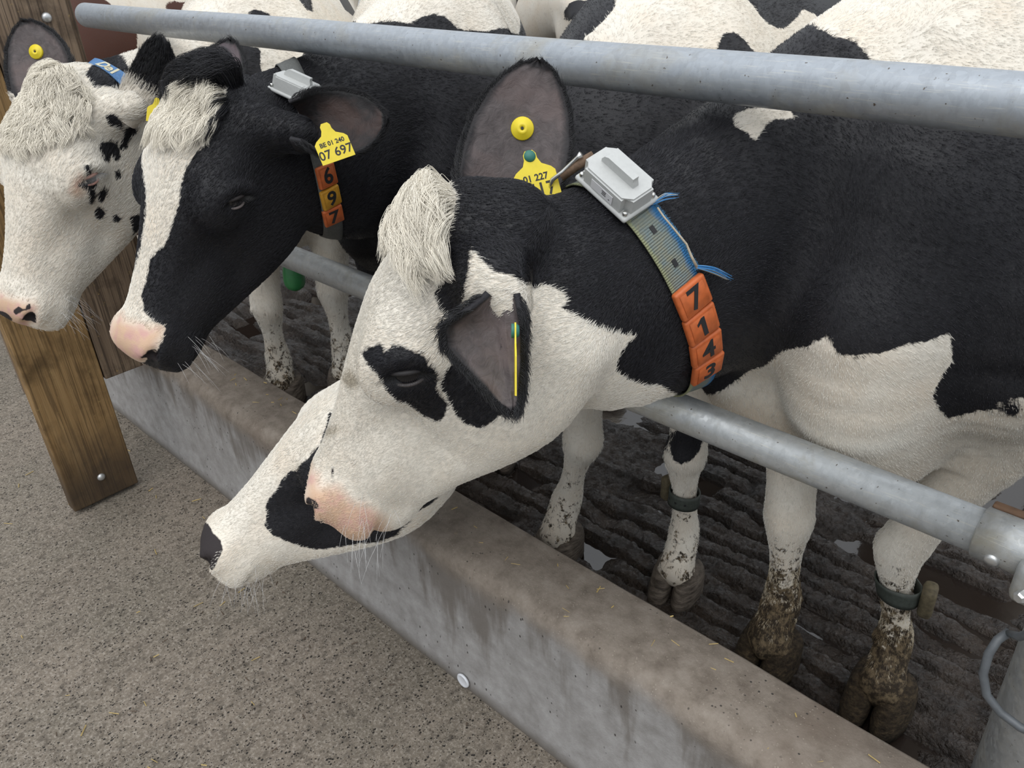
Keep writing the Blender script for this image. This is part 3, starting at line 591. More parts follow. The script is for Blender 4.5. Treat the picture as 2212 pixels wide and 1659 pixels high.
_gn = rng.random((64, 64, 8))
def vnoise(x, y, f, ch=0):
    """smooth value noise, 0..1"""
    x = x*f + 37.3*ch; y = y*f + 11.7*ch; i = np.floor(x).astype(int); j = np.floor(y).astype(int); u = x-i; w = y-j
    u = u*u*(3-2*u); w = w*w*(3-2*w); g = _gn[:, :, ch % 8]; a = lambda p, q: g[p % 64, q % 64]
    return (a(i, j)*(1-u)+a(i+1, j)*u)*(1-w) + (a(i, j+1)*(1-u)+a(i+1, j+1)*u)*w

ff = link('floor_feed_alley', grid_mesh('floor_feed_alley', np.linspace(-7, 3, 60), np.linspace(-3.5, .80, 40), lambda x, y: (vnoise(x, y, 3)-.5)*.004, M_floor), None, True)
tag(ff, 'brushed grey-brown concrete of the feed alley in the foreground', kind='structure')

curb = tag(empty('feed_curb', (-1.1, .857, 0)), 'low concrete curb between the feed alley and the cow floor', kind='structure')
CY0, CY1, CZ = .775, .94, .356
def curb_prof():
    p = [(CY0-.012, -.02), (CY0-.008, .03), (CY0, .10), (CY0, CZ-.05)]
    for a in np.linspace(0, math.pi/2, 6): p.append((CY0+.035-.035*math.cos(a), CZ-.035+.035*math.sin(a)))
    p += [(CY1-.012, CZ-.004), (CY1-.003, CZ-.012), (CY1, CZ-.03), (CY1, -.02)]
    return p
jx = [-5.2, -3.6, -2.045, -1.50, -.957, -.415, .13, 1.2, 2.2]
for a, b in zip(jx, jx[1:]):
    bm = bmesh.new(); pr = curb_prof(); N = max(2, int((b-a)/.06)); rows = []
    for x in np.linspace(a+.00005, b-.00005, N+1):
        rows.append([bm.verts.new((x, y + (float(vnoise(np.array(x), np.array(z), 14))-.5)*.002, z + (float(vnoise(np.array(x), np.array(y*3), 9, 1))-.5)*.004*(z > .2))) for y, z in pr])
    for i in range(N):
        for j in range(len(pr)-1): bm.faces.new((rows[i][j], rows[i+1][j], rows[i+1][j+1], rows[i][j+1]))
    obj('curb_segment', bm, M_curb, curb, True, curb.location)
bm = bm_lathe([(0, .0), (.017, .0), (.0175, .003), (.0155, .0055), (.0135, .0045), (0, .0048)], (0, 0, 0), (0, -1, 0), 28)
disc = obj('formwork_plug', bm, M_whiteplastic, None, True); disc.location = (-.951, CY0-.011, .022)
tag(disc, 'round white plastic plug set low in the curb face', 'plug')

# grooved cow floor, thick with slurry
def slurry_h(x, y):
    w = (vnoise(x, y, 2.6, 1)-.5)*.050 + (vnoise(x, y, 9, 2)-.5)*.022 + (vnoise(x, y, 30, 4)-.5)*.010
    yy = (y + w)/.065; ph = yy % 1.0; row = np.floor(yy)
    ridge = np.clip((1.0 - np.abs(ph-.5)*2.0)*4.2 - .35, 0, 1); ridge = ridge*ridge*(3-2*ridge)
    gap = np.clip((vnoise(x*1.0 + row*.37, row*.71, 7, 3)-.25)*5, 0, 1)                      # slabs break off here and there
    fill = np.clip((vnoise(x, y, 5, 6)-.62)*6, 0, 1)                                        # grooves smeared shut
    h = np.maximum(ridge*gap*(.7+.3*vnoise(x + row, y, 6, 5)), fill*.8)
    c1 = np.abs(vnoise(x, y, 48, 4)-.5)*2; c2 = np.abs(vnoise(x, y, 95, 5)-.5)*2
    lump = (1-c1)**2*.0075 + (1-c2)**2*.0045 + (vnoise(x, y, 18, 6)-.5)*.008
    far = np.clip((y-1.75)*1.4, 0, 1)*(vnoise(x, y, 26, 7)-.45)*.030
    calm = np.clip((2.4-y)*1.6, .25, 1)
    return COWZ - .034 + h*.031*calm + lump*(.35+.65*h) + far
xs = np.concatenate([np.arange(-7, -3, .08), np.arange(-3, -1.4, .02), np.arange(-1.4, .55, .0065), np.arange(.55, 3, .06)])
ys = np.concatenate([np.arange(CY1-.01, 2.6, .0065), np.arange(2.6, 7, .06)])
cf_ = link('floor_cow_stand', grid_mesh('floor_cow_stand', xs, ys, slurry_h, M_slurry), None, True)
tag(cf_, 'dark grooved barn floor covered in wet brown slurry', kind='structure')
wat = link('slurry_puddle', grid_mesh('slurry_puddle', np.linspace(-3, 2.5, 12), np.linspace(CY1+.0, 6.5, 12), lambda x, y: 0*x + COWZ - .0265 + np.clip((y-1.45)*.025, 0, .015), M_water))
tag(wat, 'shallow wet slurry lying in the floor grooves', 'slurry', kind='stuff')

# ------------------------------------------------------------------ feed rails, steel post, timber post
tr = empty('top_rail', (-1.0, .93, 1.268)); tag(tr, 'upper galvanised steel pipe rail above the cows\' necks', 'rail')
bm = bm_tube([(-2.46 + 4.3*i/24, .93, 1.2675 - .0012*math.sin(i*.9)) for i in range(25)], .0303, 48)
obj('pipe', bm, M_galv, tr, True, tr.location)
br = empty('lower_rail', (-1.0, 1.0, .727)); tag(br, 'lower galvanised steel pipe rail under the cows\' necks', 'rail')
bm = bm_tube([(-2.6, 1.0, .727), (-.10, 1.0, .727)], .0303, 48)
obj('pipe', bm, M_galv2, br, True, br.location)
sp = empty('steel_post', (.03, 1.0, COWZ)); tag(sp, 'round galvanised steel post carrying the lower rail at right', 'post')
obj('tube', bm_tube([(.03, 1.0, -.02), (.03, 1.0, 1.19)], .098, 48), M_galv2, sp, True, sp.location)
obj('rail_saddle', bm_box(-.03, .09, .905, .99, 1.185, 1.2385, .006, 2), M_galv2, sp, True, sp.location)
sl = obj('rail_sleeve', bm_tube([(-.150, 1.0, .727), (-.148, 1.0, .727), (-.148, 1.0, .727), (-.06, 1.0, .727)], [.0310, .0345, .0350, .0350], 48), M_galv2, sp, True, sp.location)
obj('sleeve_lug', bm_box(-.093, .0, .945, .99, .680, .742, .012, 3), M_galv2, sp, True, sp.location)
obj('rivet', bm_lathe([(0, .004), (.007, .0035), (.0095, .001), (.0095, -.004)], (-.122, .9665, .715), (0, -1, -.3), 20), M_bolt, sp, True, sp.location)
b_ = obj('bolt', bm_lathe([(0, .012), (.006, .012), (.008, .009), (.008, .0), (.013, -.001), (.013, -.004)], (-.075, .944, .703), (-.35, -1, -.1), 6), M_bolt, sp, False, sp.location)
obj('seam_strip', bm_box(-.146, -.06, 1.016, 1.030, .7555, .762, .002, 1), M_rust, sp, True, sp.location)
hk = [(-.075, .925, .655), (-.082, .91, .648), (-.085, .90, .63), (-.083, .895, .60), (-.072, .893, .572), (-.052, .893, .555), (-.028, .893, .548), (0, .893, .55), (.03, .893, .56)]
obj('cable_loop', bm_tube(hk, .0055, 12), M_hose, sp, True, sp.location)
hk2 = [(-.078, .925, .652), (-.062, .905, .672), (-.045, .897, .70), (-.03, .895, .73), (0, .893, .75)]
obj('cable_hook', bm_tube(hk2, [.004, .0055, .0055, .0055, .0055], 12), M_hose, sp, True, sp.location)

tp = empty('timber_post', (-2.27, .62, 0)); tag(tp, 'post of wide dirty pine planks beside the white-faced cow at left', 'post')
def plank(x0, x1, y0, y1, z0, z1, m, seed):
    bm = bm_box(x0, x1, y0, y1, z0, z1, .004, 2); r = random.Random(seed)
    o = obj('plank', bm, m, tp, False, tp.location)
    return o
plank(-2.275, -2.2295, .432, .6205, .012, 1.9, M_wood1, 1)
plank(-2.275, -2.2290, .6235, .8050, CZ+.012, 1.9, M_wood2, 2)
plank(-2.330, -2.245, .8085, .8215, CZ+.012, 1.9, M_wood2, 3)
plank(-2.335, -2.278, .44, .80, CZ+.012, 1.9, M_wood2, 4)
for y, z in ((.751, 1.288), (.528, .085), (.72, .50)):
    obj('bolt', bm_lathe([(0, .0075), (.005, .007), (.0095, .004), (.0115, 0), (.0115, -.002)], (-2.229, y, z), (1, 0, 0), 20), M_bolt, tp, True, tp.location)

# straw and crumbs lying about
def litter(name, n, box, mat, zf, label, ln):
    bm = bmesh.new(); r = random.Random(5)
    for i in range(n):
        x, y = r.uniform(*box[0]), r.uniform(*box[1]); a = r.uniform(0, 6.28); l = ln*r.uniform(.35, 1.2); w = r.uniform(.0007, .0014); z = zf
        d = Vector((math.cos(a), math.sin(a), r.uniform(-.04, .08))); s_ = Vector((-d.y, d.x, 0))*w; up = Vector((0, 0, w*1.2)); p = Vector((x, y, z + .001))
        vs_ = [bm.verts.new(p + d*e*l/2 + q) for e in (-1, 1) for q in (-s_, s_, up)]
        for f in ((0, 1, 4, 3), (1, 2, 5, 4), (2, 0, 3, 5), (0, 2, 1), (3, 4, 5)): bm.faces.new([vs_[k] for k in f])
    o = obj(name, bm, mat); tag(o, label, 'straw', kind='stuff'); return o
M_straw = plain('straw', (.50, .37, .14), .7, wear=.3); M_crumb = plain('dark_crumbs', (.09, .06, .04), .8)
litter('straw_on_floor', 60, ((-2.6, .2), (.05, .74)), M_straw, .001, 'scattered straw bits on the feed alley concrete', .022)
litter('straw_on_curb', 70, ((-2.0, .1), (.80, .93)), M_straw, CZ-.003, 'short straw bits lying on the curb top', .016)
litter('crumbs_on_floor', 90, ((-1.6, .2), (.0, .72)), M_crumb, .001, 'dark crumbs of feed on the alley floor', .012)
# ------------------------------------------------------------------ cow skins: coat, skin, horn
def mat_coat(name, dark=(.0135, .0135, .0165), white=(.80, .755, .67)):
    t = NT(name); v = t.co()
    coat, pink, nose, leg = t.attr('coat'), t.attr('pink'), t.attr('nose'), t.attr('leg')
    nz = t.noise(v, 130, 2, .7); nz2 = t.noise(v, 38, 2, .6)
    e = t.math('ADD', coat, t.math('ADD', t.math('MULTIPLY', t.math('SUBTRACT', nz, .5), .008), t.math('MULTIPLY', t.math('SUBTRACT', nz2, .5), .007)))
    bm_ = t.rng(e, -.0012, .0012)
    soft = t.noise(v, 11, 2, .6); fine = t.noise(v, 420, 1, .65); wav = t.noise(v, 75, 2, .6, 1.2)
    w = t.mix(t.rng(soft, .35, .7), white, (.75, .67, .56))
    w = t.mix(t.math('MULTIPLY', t.rng(wav, .52, .72), .35), w, (.50, .43, .35))
    d = t.mix(t.math('MULTIPLY', t.rng(fine, .55, .75), .5), dark, (.05, .048, .05))
    ps = t.rng(t.math('ADD', pink, t.math('MULTIPLY', t.math('SUBTRACT', soft, .5), .03)), -.012, .018, smooth=True)
    w = t.mix(ps, w, (.63, .43, .30))
    w = t.mix(t.math('MULTIPLY', ps, t.rng(nz2, .45, .65)), w, (.60, .36, .32))
    c = t.mix(bm_, w, d)
    c = t.mix(t.rng(t.math('ADD', nose, t.math('MULTIPLY', t.math('SUBTRACT', nz2, .5), .01)), -.001, .001), c, (.030, .024, .025))
    c = t.mix(t.math('MULTIPLY', t.rng(t.attr('stain'), -.004, .004), .6), c, (.27, .22, .14))
    # muck on the lower legs
    m1 = t.noise(v, 45, 3, .7); m2 = t.noise(v, 130, 2, .7)
    mk = t.math('MULTIPLY', t.rng(t.math('ADD', t.math('ADD', m1, t.math('MULTIPLY', m2, .35)), t.math('MULTIPLY', leg, .62)), .84, .94), t.rng(leg, .02, .12))
    c = t.mix(t.math('MULTIPLY', t.rng(leg, .25, .9), .5), c, (.33, .26, .16))
    c = t.mix(mk, c, t.mix(t.rng(t.noise(v, 70, 4, .7), .45, .62), (.040, .029, .019), (.20, .15, .09)))
    h = t.math('ADD', t.math('MULTIPLY', fine, .35), t.math('MULTIPLY', wav, .5))
    return t.fin(c, t.rng(bm_, 0, 1, .72, .52), t.bump(h, .35, .003), spec=.30)

M_coat = mat_coat('holstein_coat')
M_coat_red = mat_coat('red_holstein_coat', (.075, .028, .018))
def mat_ear(name, base_c, tip_c, split=.3):
    t = NT(name); u = t.attr('u'); n = t.noise(t.co(), 120, 3)
    f = t.rng(t.math('ADD', u, t.math('MULTIPLY', t.math('SUBTRACT', n, .5), .18)), split-.015, split+.015)
    c = t.mix(f, base_c, tip_c); w = t.noise(t.co(), 300, 3)
    return t.fin(c, .65, t.bump(w, .5, .002), spec=.3)
def mat_ear_in(name, rim=(.02, .018, .02), col=(.105, .088, .088), deep=(.13, .095, .09)):
    t = NT(name); u = t.attr('u'); s_ = t.attr('s'); n = t.noise(t.co((1, 1, 1)), 60, 5, .65, 1.0); n2 = t.noise(t.co(), 16, 4)
    c = t.mix(t.rng(n, .35, .7), col, tuple(x*.55 for x in col)); c = t.mix(t.math('MULTIPLY', t.rng(n2, .45, .65), .6), c, deep)
    e = t.rng(t.math('ADD', s_, t.math('MULTIPLY', t.math('SUBTRACT', n, .5), .12)), .78, .92)
    return t.fin(t.mix(e, c, rim), .6, t.bump(n, .5, .004), spec=.35)
WHT, BLK = (.72, .66, .575), (.016, .015, .018)
EARM = {('A', -1): (mat_ear('ear_white_to_black', WHT, BLK, .30), mat_ear_in('ear_grey_inside')),
        ('B', -1): (mat_ear('ear_black', BLK, BLK), mat_ear_in('ear_dark_inside', (.012, .012, .013), (.020, .017, .018), (.065, .036, .029)))}
EARM[('A', 1)] = EARM[('A', -1)]; EARM[('A', -1)] = (mat_ear('ear_black_back', BLK, BLK), EARM[('A', -1)][1]); EARM[('B', 1)] = (EARM[('B', -1)][0], mat_ear_in('ear_mauve_inside', (.012, .012, .013), (.075, .062, .07), (.11, .08, .085)))
EARM[('C', -1)] = EARM[('C', 1)] = (mat_ear('ear_white_black_tip', WHT, BLK, .42), EARM[('A', 1)][1]); EARM[('D', -1)] = EARM[('D', 1)] = EARM[('B', -1)]
t = NT('eye_wet'); M_eye = t.fin((.008, .007, .009), .08, spec=.5)
t = NT('hoof_horn'); _n = t.noise(t.co((1, 1, 2)), 75, 6, .75); M_hoof = t.fin(t.ramp(_n, [(.35, (.018, .013, .009)), (.5, (.055, .040, .025)), (.62, (.10, .072, .042)), (.75, (.24, .18, .10))]), .8, t.bump(_n, 1.0, .008), spec=.25)
t = NT('hoof_horn_pale'); _n = t.noise(t.co((1, 1, 6)), 30, 5, .7); M_hoof2 = t.fin(t.ramp(_n, [(.35, (.035, .027, .020)), (.52, (.11, .09, .072)), (.75, (.22, .185, .15))]), .7, t.bump(_n, .5, .004), spec=.3)
t = NT('hair'); M_hair = t.fin(t.attr('col', 'Color'), .42, spec=.35)
M_lid = dict(A=(plain('lid_grey', (.075, .066, .066), .45), plain('lid_dark', (.03, .027, .028), .6)), C=(plain('lid_pink', (.52, .29, .24), .45), plain('lid_pink_upper', (.50, .30, .25), .55)))
M_lid['B'] = (plain('lid_mauve', (.20, .17, .165), .4), plain('lid_brown', (.045, .038, .038), .6)); M_lid['D'] = M_lid['A']
M_lash = plain('eyelid_dark', (.02, .018, .02), .5)

def coat_fields(k, c, v):
    D = COAT[k]; P2 = np.stack([v @ np.array(D['e1']), v @ np.array(D['e2'])], 1)
    loc = (v - c.t) @ c.M / HS; body = np.stack([(v[:, :2] - c.foot) @ c.fw[:2], v[:, 2]], 1)
    isb = c.near_head(v) < .5
    msk = {'': np.ones(len(v), bool), 'head': ~isb, 'body': isb & (v[:, 2] > .5), 'back': isb & (v[:, 2] > .8), 'knee': v[:, 2] < .55}
    b = np.full(len(v), .5 if D['base'] == 'b' else -.5); pk = np.full(len(v), -.5); ns = np.full(len(v), -.5); st = np.full(len(v), -.5)
    for typ, reg, poly in D['polys']:
        if reg == 'low': sd = .62 - v[:, 2]
        elif reg == 'upper': sd = np.where(isb, v[:, 2] - .66, -.5)
        else:
            m = msk[reg]; sd = np.full(len(v), -.5); sd[m] = poly_sd(P2[m], poly) + (.0016 if (k == 'C' and typ == 'b') else 0.0)
        if typ == 'b': b = np.maximum(b, sd)
        elif typ == 'w': b = np.minimum(b, -sd)
        elif typ == 'p': pk = np.maximum(pk, sd)
        elif typ == 'n': ns = np.maximum(ns, sd)
        elif typ == 's': st = np.maximum(st, sd)
    wd_ = c.kw.get('hp', HP)['wd']
    for sg in (-1, 1):
        q = np.minimum(np.linalg.norm(v - c.H(.042*sg*wd_, c.ny-.010, -.005), axis=1) - .0135, np.linalg.norm(v - c.H(.054*sg*wd_, c.ny-.016, .003), axis=1) - .010)
        ns = np.maximum(ns, -q)
    lg = np.clip((.42 - v[:, 2])/.36, 0, 1)*isb*c.kw.get('muck', 1.0)
    return dict(coat=np.clip(b, -.1, .1), pink=np.clip(pk, -.1, .1), nose=np.clip(ns, -.1, .1), leg=lg, stain=np.clip(st, -.1, .1))

def set_attrs(me, at):
    for n, a in at.items():
        x = me.attributes.new(n, 'FLOAT', 'POINT'); x.data.foreach_set('value', np.asarray(a, np.float32))


EAR_SIDE = {('A', -1): ([.25, .62, 1.04, .97, .70, .42, .24, .10, .03], [.25, .28, .28, .26, .22, .17, .12, .07, .02]),
            ('A', 1): ([.95, 1.0, 1.06, 1.06, 1.0, .82, .56, .30, .03],)*2}
def make_ear(root, base, tip, w, n, W, cup, bend, mats, off, prof=None):
    b, p, w, n = [np.array(a, float) for a in (base, tip, w, n)]; NU, NV = 26, 21
    us = np.linspace(0, 1, NU); vs2 = np.linspace(-1, 1, NV); ku = [0, .12, .25, .4, .58, .75, .88, .96, 1]
    pl, pr = prof or ([1.2, 1.22, 1.22, 1.18, 1.06, .86, .58, .30, .03],)*2
    cu = np.interp(us, [0, .12, .26, .42, .7, 1], [2.9, 2.6, 1.8, 1.15, .62, .3])*cup/.5
    U, V = np.meshgrid(us, vs2, indexing='ij'); CU = cu[:, None]
    HW = np.where(V < 0, np.interp(us, ku, pl)[:, None], np.interp(us, ku, pr)[:, None])*W/2
    ang = V*np.clip(CU, .05, 2.9)
    side = np.where(CU > .02, np.sin(ang)/np.clip(CU, .05, 9), V)*HW*1.12; dep = (1-np.cos(ang))/np.clip(CU, .05, 9)*HW*1.3
    L = np.linalg.norm(p-b); y = (p-b)/L
    S = b + y*(U*L)[..., None] + w*side[..., None] + n*(dep - .25*HW)[..., None] + w*(bend*np.sin(math.pi*U))[..., None]
    S += n*((np.sin(U*9+V*5)*.0012 + np.sin(U*23-V*9)*.0006))[..., None]
    du = np.gradient(S, axis=0); dv = np.gradient(S, axis=1); N = np.cross(du, dv); N /= np.linalg.norm(N, axis=2)[..., None] + 1e-9
    if (N*n).sum() < 0: N = -N
    th = (np.interp(us, [0, .4, 1], [.012, .008, .005])[:, None]*(1-.45*np.abs(V)**3))[..., None]
    back = S - N*th
    v = np.concatenate([S.reshape(-1, 3), back.reshape(-1, 3)]); K = NU*NV; q = []; mi = []
    idx = lambda i, j: i*NV+j
    for i in range(NU-1):
        for j in range(NV-1):
            a, b2, c2, d = idx(i, j), idx(i, j+1), idx(i+1, j+1), idx(i+1, j)
            q.append((a, b2, c2, d)); mi.append(1); q.append((K+d, K+c2, K+b2, K+a)); mi.append(0)
    for i in range(NU-1):
        for j, s_ in ((0, 1), (NV-1, -1)):
            f = (idx(i, j), idx(i+1, j), K+idx(i+1, j), K+idx(i, j)); q.append(f if s_ > 0 else f[::-1]); mi.append(0)
    for j in range(NV-1):
        q.append((idx(NU-1, j), idx(NU-1, j+1), K+idx(NU-1, j+1), K+idx(NU-1, j))); mi.append(0)
    me = mesh_np('ear', v - off, np.array(q)); me.materials.append(mats[0]); me.materials.append(mats[1])
    me.polygons.foreach_set('material_index', np.array(mi[:len(me.polygons)], np.int32))
    set_attrs(me, dict(u=np.tile(U.ravel(), 2), s=np.tile(np.maximum(np.abs(V), smoothstep(.8, 1.0, U)).ravel(), 2)))
    bm = bmesh.new(); bm.from_mesh(me); bmesh.ops.recalc_face_normals(bm, faces=bm.faces); bm.to_mesh(me); bm.free()
    o = link('ear', me, root, True); o['frame'] = 0
    del o['frame']
    return o, S, N

def make_hoof(root, foot, fw, rt, b, off, mat):
    for q in (-1, 1):
        rings = []
        for h, ln, wd, fo in ((-.016, .070, .029, .026), (.004, .068, .0295, .026), (.020, .062, .029, .021), (.038, .054, .028, .014), (.050, .046, .0265, .008), (.056, .038, .022, .004)):
            ring = []
            for a in np.linspace(0, 2*math.pi, 18, endpoint=False):
                ca, sa = math.cos(a), math.sin(a); ex = abs(ca)**.85*math.copysign(1, ca)*ln*b*(1.12 if ca > 0 else .85); sx = abs(sa)**.8*math.copysign(1, sa)*wd*b
                ring.append(foot + np.array([0, 0, h*b]) + fw*(ex+fo*b) + rt*(sx + q*(.0315+.002*math.sin(a*3))*b*(1.0 if h < .05 else .93)) + rt*q*.006*max(0, ca)*(-1))
            rings.append(ring)
        v = np.array([p for r in rings for p in r]) - off; n = 18; f = []
        for i in range(len(rings)-1):
            for k2 in range(n): f.append((i*n+k2, i*n+(k2+1) % n, (i+1)*n+(k2+1) % n, (i+1)*n+k2))
        me = bpy.data.meshes.new('hoof_claw'); me.from_pydata(v.tolist(), [], f + [tuple(range(n))[::-1], tuple(range((len(rings)-1)*n, len(rings)*n))]); me.materials.append(mat)
        link('hoof_claw', me, root, True)

# ------------------------------------------------------------------ hair strands
def hair_obj(name, root, P, col, rad, off):
    """P: strands x points x 3; col: strands x 3; rad: radius at the root"""
    n, m = P.shape[:2]; cv = bpy.data.hair_curves.new(name); cv.add_curves([m]*n)
    cv.attributes['position'].data.foreach_set('vector', (P-off).astype(np.float32).ravel())
    r = np.asarray(rad).reshape(-1, 1)*np.linspace(1, .25, m)[None, :]*np.ones((n, 1))
    ra = cv.attributes.get('radius') or cv.attributes.new('radius', 'FLOAT', 'POINT'); ra.data.foreach_set('value', r.astype(np.float32).ravel())
    ca = cv.attributes.new('col', 'FLOAT_COLOR', 'CURVE'); ca.data.foreach_set('color', np.concatenate([col, np.ones((n, 1))], 1).astype(np.float32).ravel())
    cv.materials.append(M_hair); o = bpy.data.objects.new(name, cv); COL.objects.link(o); o.parent = root; o['kind'] = 'stuff'
    return o

def scatter(v, q, nv, w, n):
    """n random points on quads, weight w per vertex -> (quad index, bary uv)"""
    ar = np.linalg.norm(np.cross(v[q[:, 2]]-v[q[:, 0]], v[q[:, 3]]-v[q[:, 1]]), axis=1)*w[q].mean(1)
    cdf = np.cumsum(ar); i = np.searchsorted(cdf, rng.random(n)*cdf[-1]); a, b = rng.random((2, n)); Q = q[i]
    W4 = np.stack([(1-a)*(1-b), a*(1-b), a*b, (1-a)*b], 1)
    return Q, W4
def lerp4(arr, Q, W4): return (arr[Q]*(W4[..., None] if arr.ndim > 1 else W4)).sum(1)

def coat_color(at, k, n, Q, W4, red=False):
    b = lerp4(at['coat'], Q, W4) + (rng.random(n)-.5)*.004; pk = lerp4(at['pink'], Q, W4); lg = lerp4(at['leg'], Q, W4)
    j = rng.random((n, 1))
    wc = np.array([.90, .86, .78])*(.82+.26*j); pc = np.array([.80, .61, .46])*(.85+.25*j)
    c = wc*(1-smoothstep(-.012, .015, pk))[:, None] + pc*smoothstep(-.012, .015, pk)[:, None]
    bc = np.array([.016, .016, .020])*(.6+1.6*j**3)
    c = np.where((b > 0)[:, None], bc, c)
    p = lerp4(COWS[k].v, Q, W4); mud = vnoise(p[:, 0]*1.2 + p[:, 1], p[:, 2]*.8, 60, 2)*.6 + vnoise(p[:, 0] - p[:, 1]*.7, p[:, 2], 130, 3)*.4
    dirty = (mud + lg*.75 + (rng.random(n)-.5)*.12 > .86) & (lg > .02)
    mc = np.where((vnoise(p[:, 0]+p[:, 1], p[:, 2], 85, 5) + (rng.random(n)-.5)*.2 > .52)[:, None], np.array([.24, .18, .105]), np.array([.045, .033, .022]))*(.6+.8*j)
    c = np.where((lg > .35)[:, None], c*np.array([.80, .74, .62]), c)
    sn = smoothstep(-.005, .004, lerp4(at['stain'], Q, W4) + (rng.random(n)-.5)*.006)[:, None]*.6
    c = c*(1-sn) + np.array([.26, .21, .135])*sn
    return np.where(dirty[:, None], mc, c)

def short_coat(k, c, root, at, count, length, mask, rad, off):
    v, q, nv = c.v, c.q, c.nv; w = mask(c, v)
    Q, W4 = scatter(v, q, nv, w, count); p = lerp4(v, Q, W4); nn = lerp4(nv, Q, W4); nn /= np.linalg.norm(nn, axis=1)[:, None]
    loc = (p - c.t) @ c.M / HS; hd = c.near_head(p)[:, None]
    # lie of the hair: up the face to the brow, outwards from the poll, back along neck and trunk, down the legs
    fb = -c.fw*.8 + np.array([0, 0, -.55]); fl = np.array([0, 0, -1.0])
    lg = (smoothstep(.7, .5, p[:, 2]))[:, None]
    fhead = -c.M[:, 1][None]*1.0 + (c.M[:, 0][None]*np.sign(loc[:, :1])*.5*np.abs(np.clip(loc[:, :1], -.1, .1))*10) - c.M[:, 2][None]*.15
    fl_ = hd*fhead + (1-hd)*(lg*fl + (1-lg)*fb)
    wob = np.stack([vnoise(p[:, 0]+p[:, 2], p[:, 1]-p[:, 2]*.7, 9, 1+i) - .5 for i in range(3)], 1)*.55
    d = fl_ + wob; d = d - nn*(d*nn).sum(1)[:, None]; d /= np.linalg.norm(d, axis=1)[:, None] + 1e-9
    d += (rng.random(d.shape)-.5)*.22
    ln = (length*(.65+.7*rng.random(count))*(1-.35*hd[:, 0]*smoothstep(.05, .3, loc[:, 1]))*np.clip(1-1.2*lerp4(np.clip(at['nose'], -.001, .0)+.0, Q, W4)*0, 0, 1))[:, None]
    pts = np.stack([p - nn*.001, p + nn*ln*.16 + d*ln*.30, p + nn*ln*.21 + d*ln*.66, p + nn*ln*.16 + d*ln], 1)
    col = coat_color(at, k, count, Q, W4)
    return hair_obj('coat_hair', root, pts, col, np.full(count, rad), off)

# ------------------------------------------------------------------ assemble each cow
SPEC = {
    'A': dict(fine=.0052, box=((-1.03, .38, .62), (-.42, .95, 1.32)), hair=330000, ln=.0062, muck=1.0, hoof=M_hoof,
              label='nearest cow, white muzzle and black eye patch, wearing the number 7143 collar', bodyw=.55),
    'B': dict(fine=.0055, box=((-1.62, .38, .66), (-1.22, .95, 1.32)), hair=200000, ln=.0085, hoof=M_hoof2,
              label='black cow with a broad white blaze and pink nose, wearing the 697 collar', bodyw=.4),
    'C': dict(fine=.006, box=((-2.05, .30, .66), (-1.62, .90, 1.32)), hair=130000, ln=.010, hoof=M_hoof2,
              label='white-faced cow with small black spots in front of the timber post', bodyw=.3),
    'D': dict(fine=.006, box=((-1.36, .30, .40), (-.85, .90, 1.0)), hair=120000, ln=.0085, hoof=M_hoof2,
              label='cow with a dark nose reaching over the curb beneath the nearest cow\'s head', bodyw=.3),
}
ROOT = {}; ATT = {}; EARG = {}
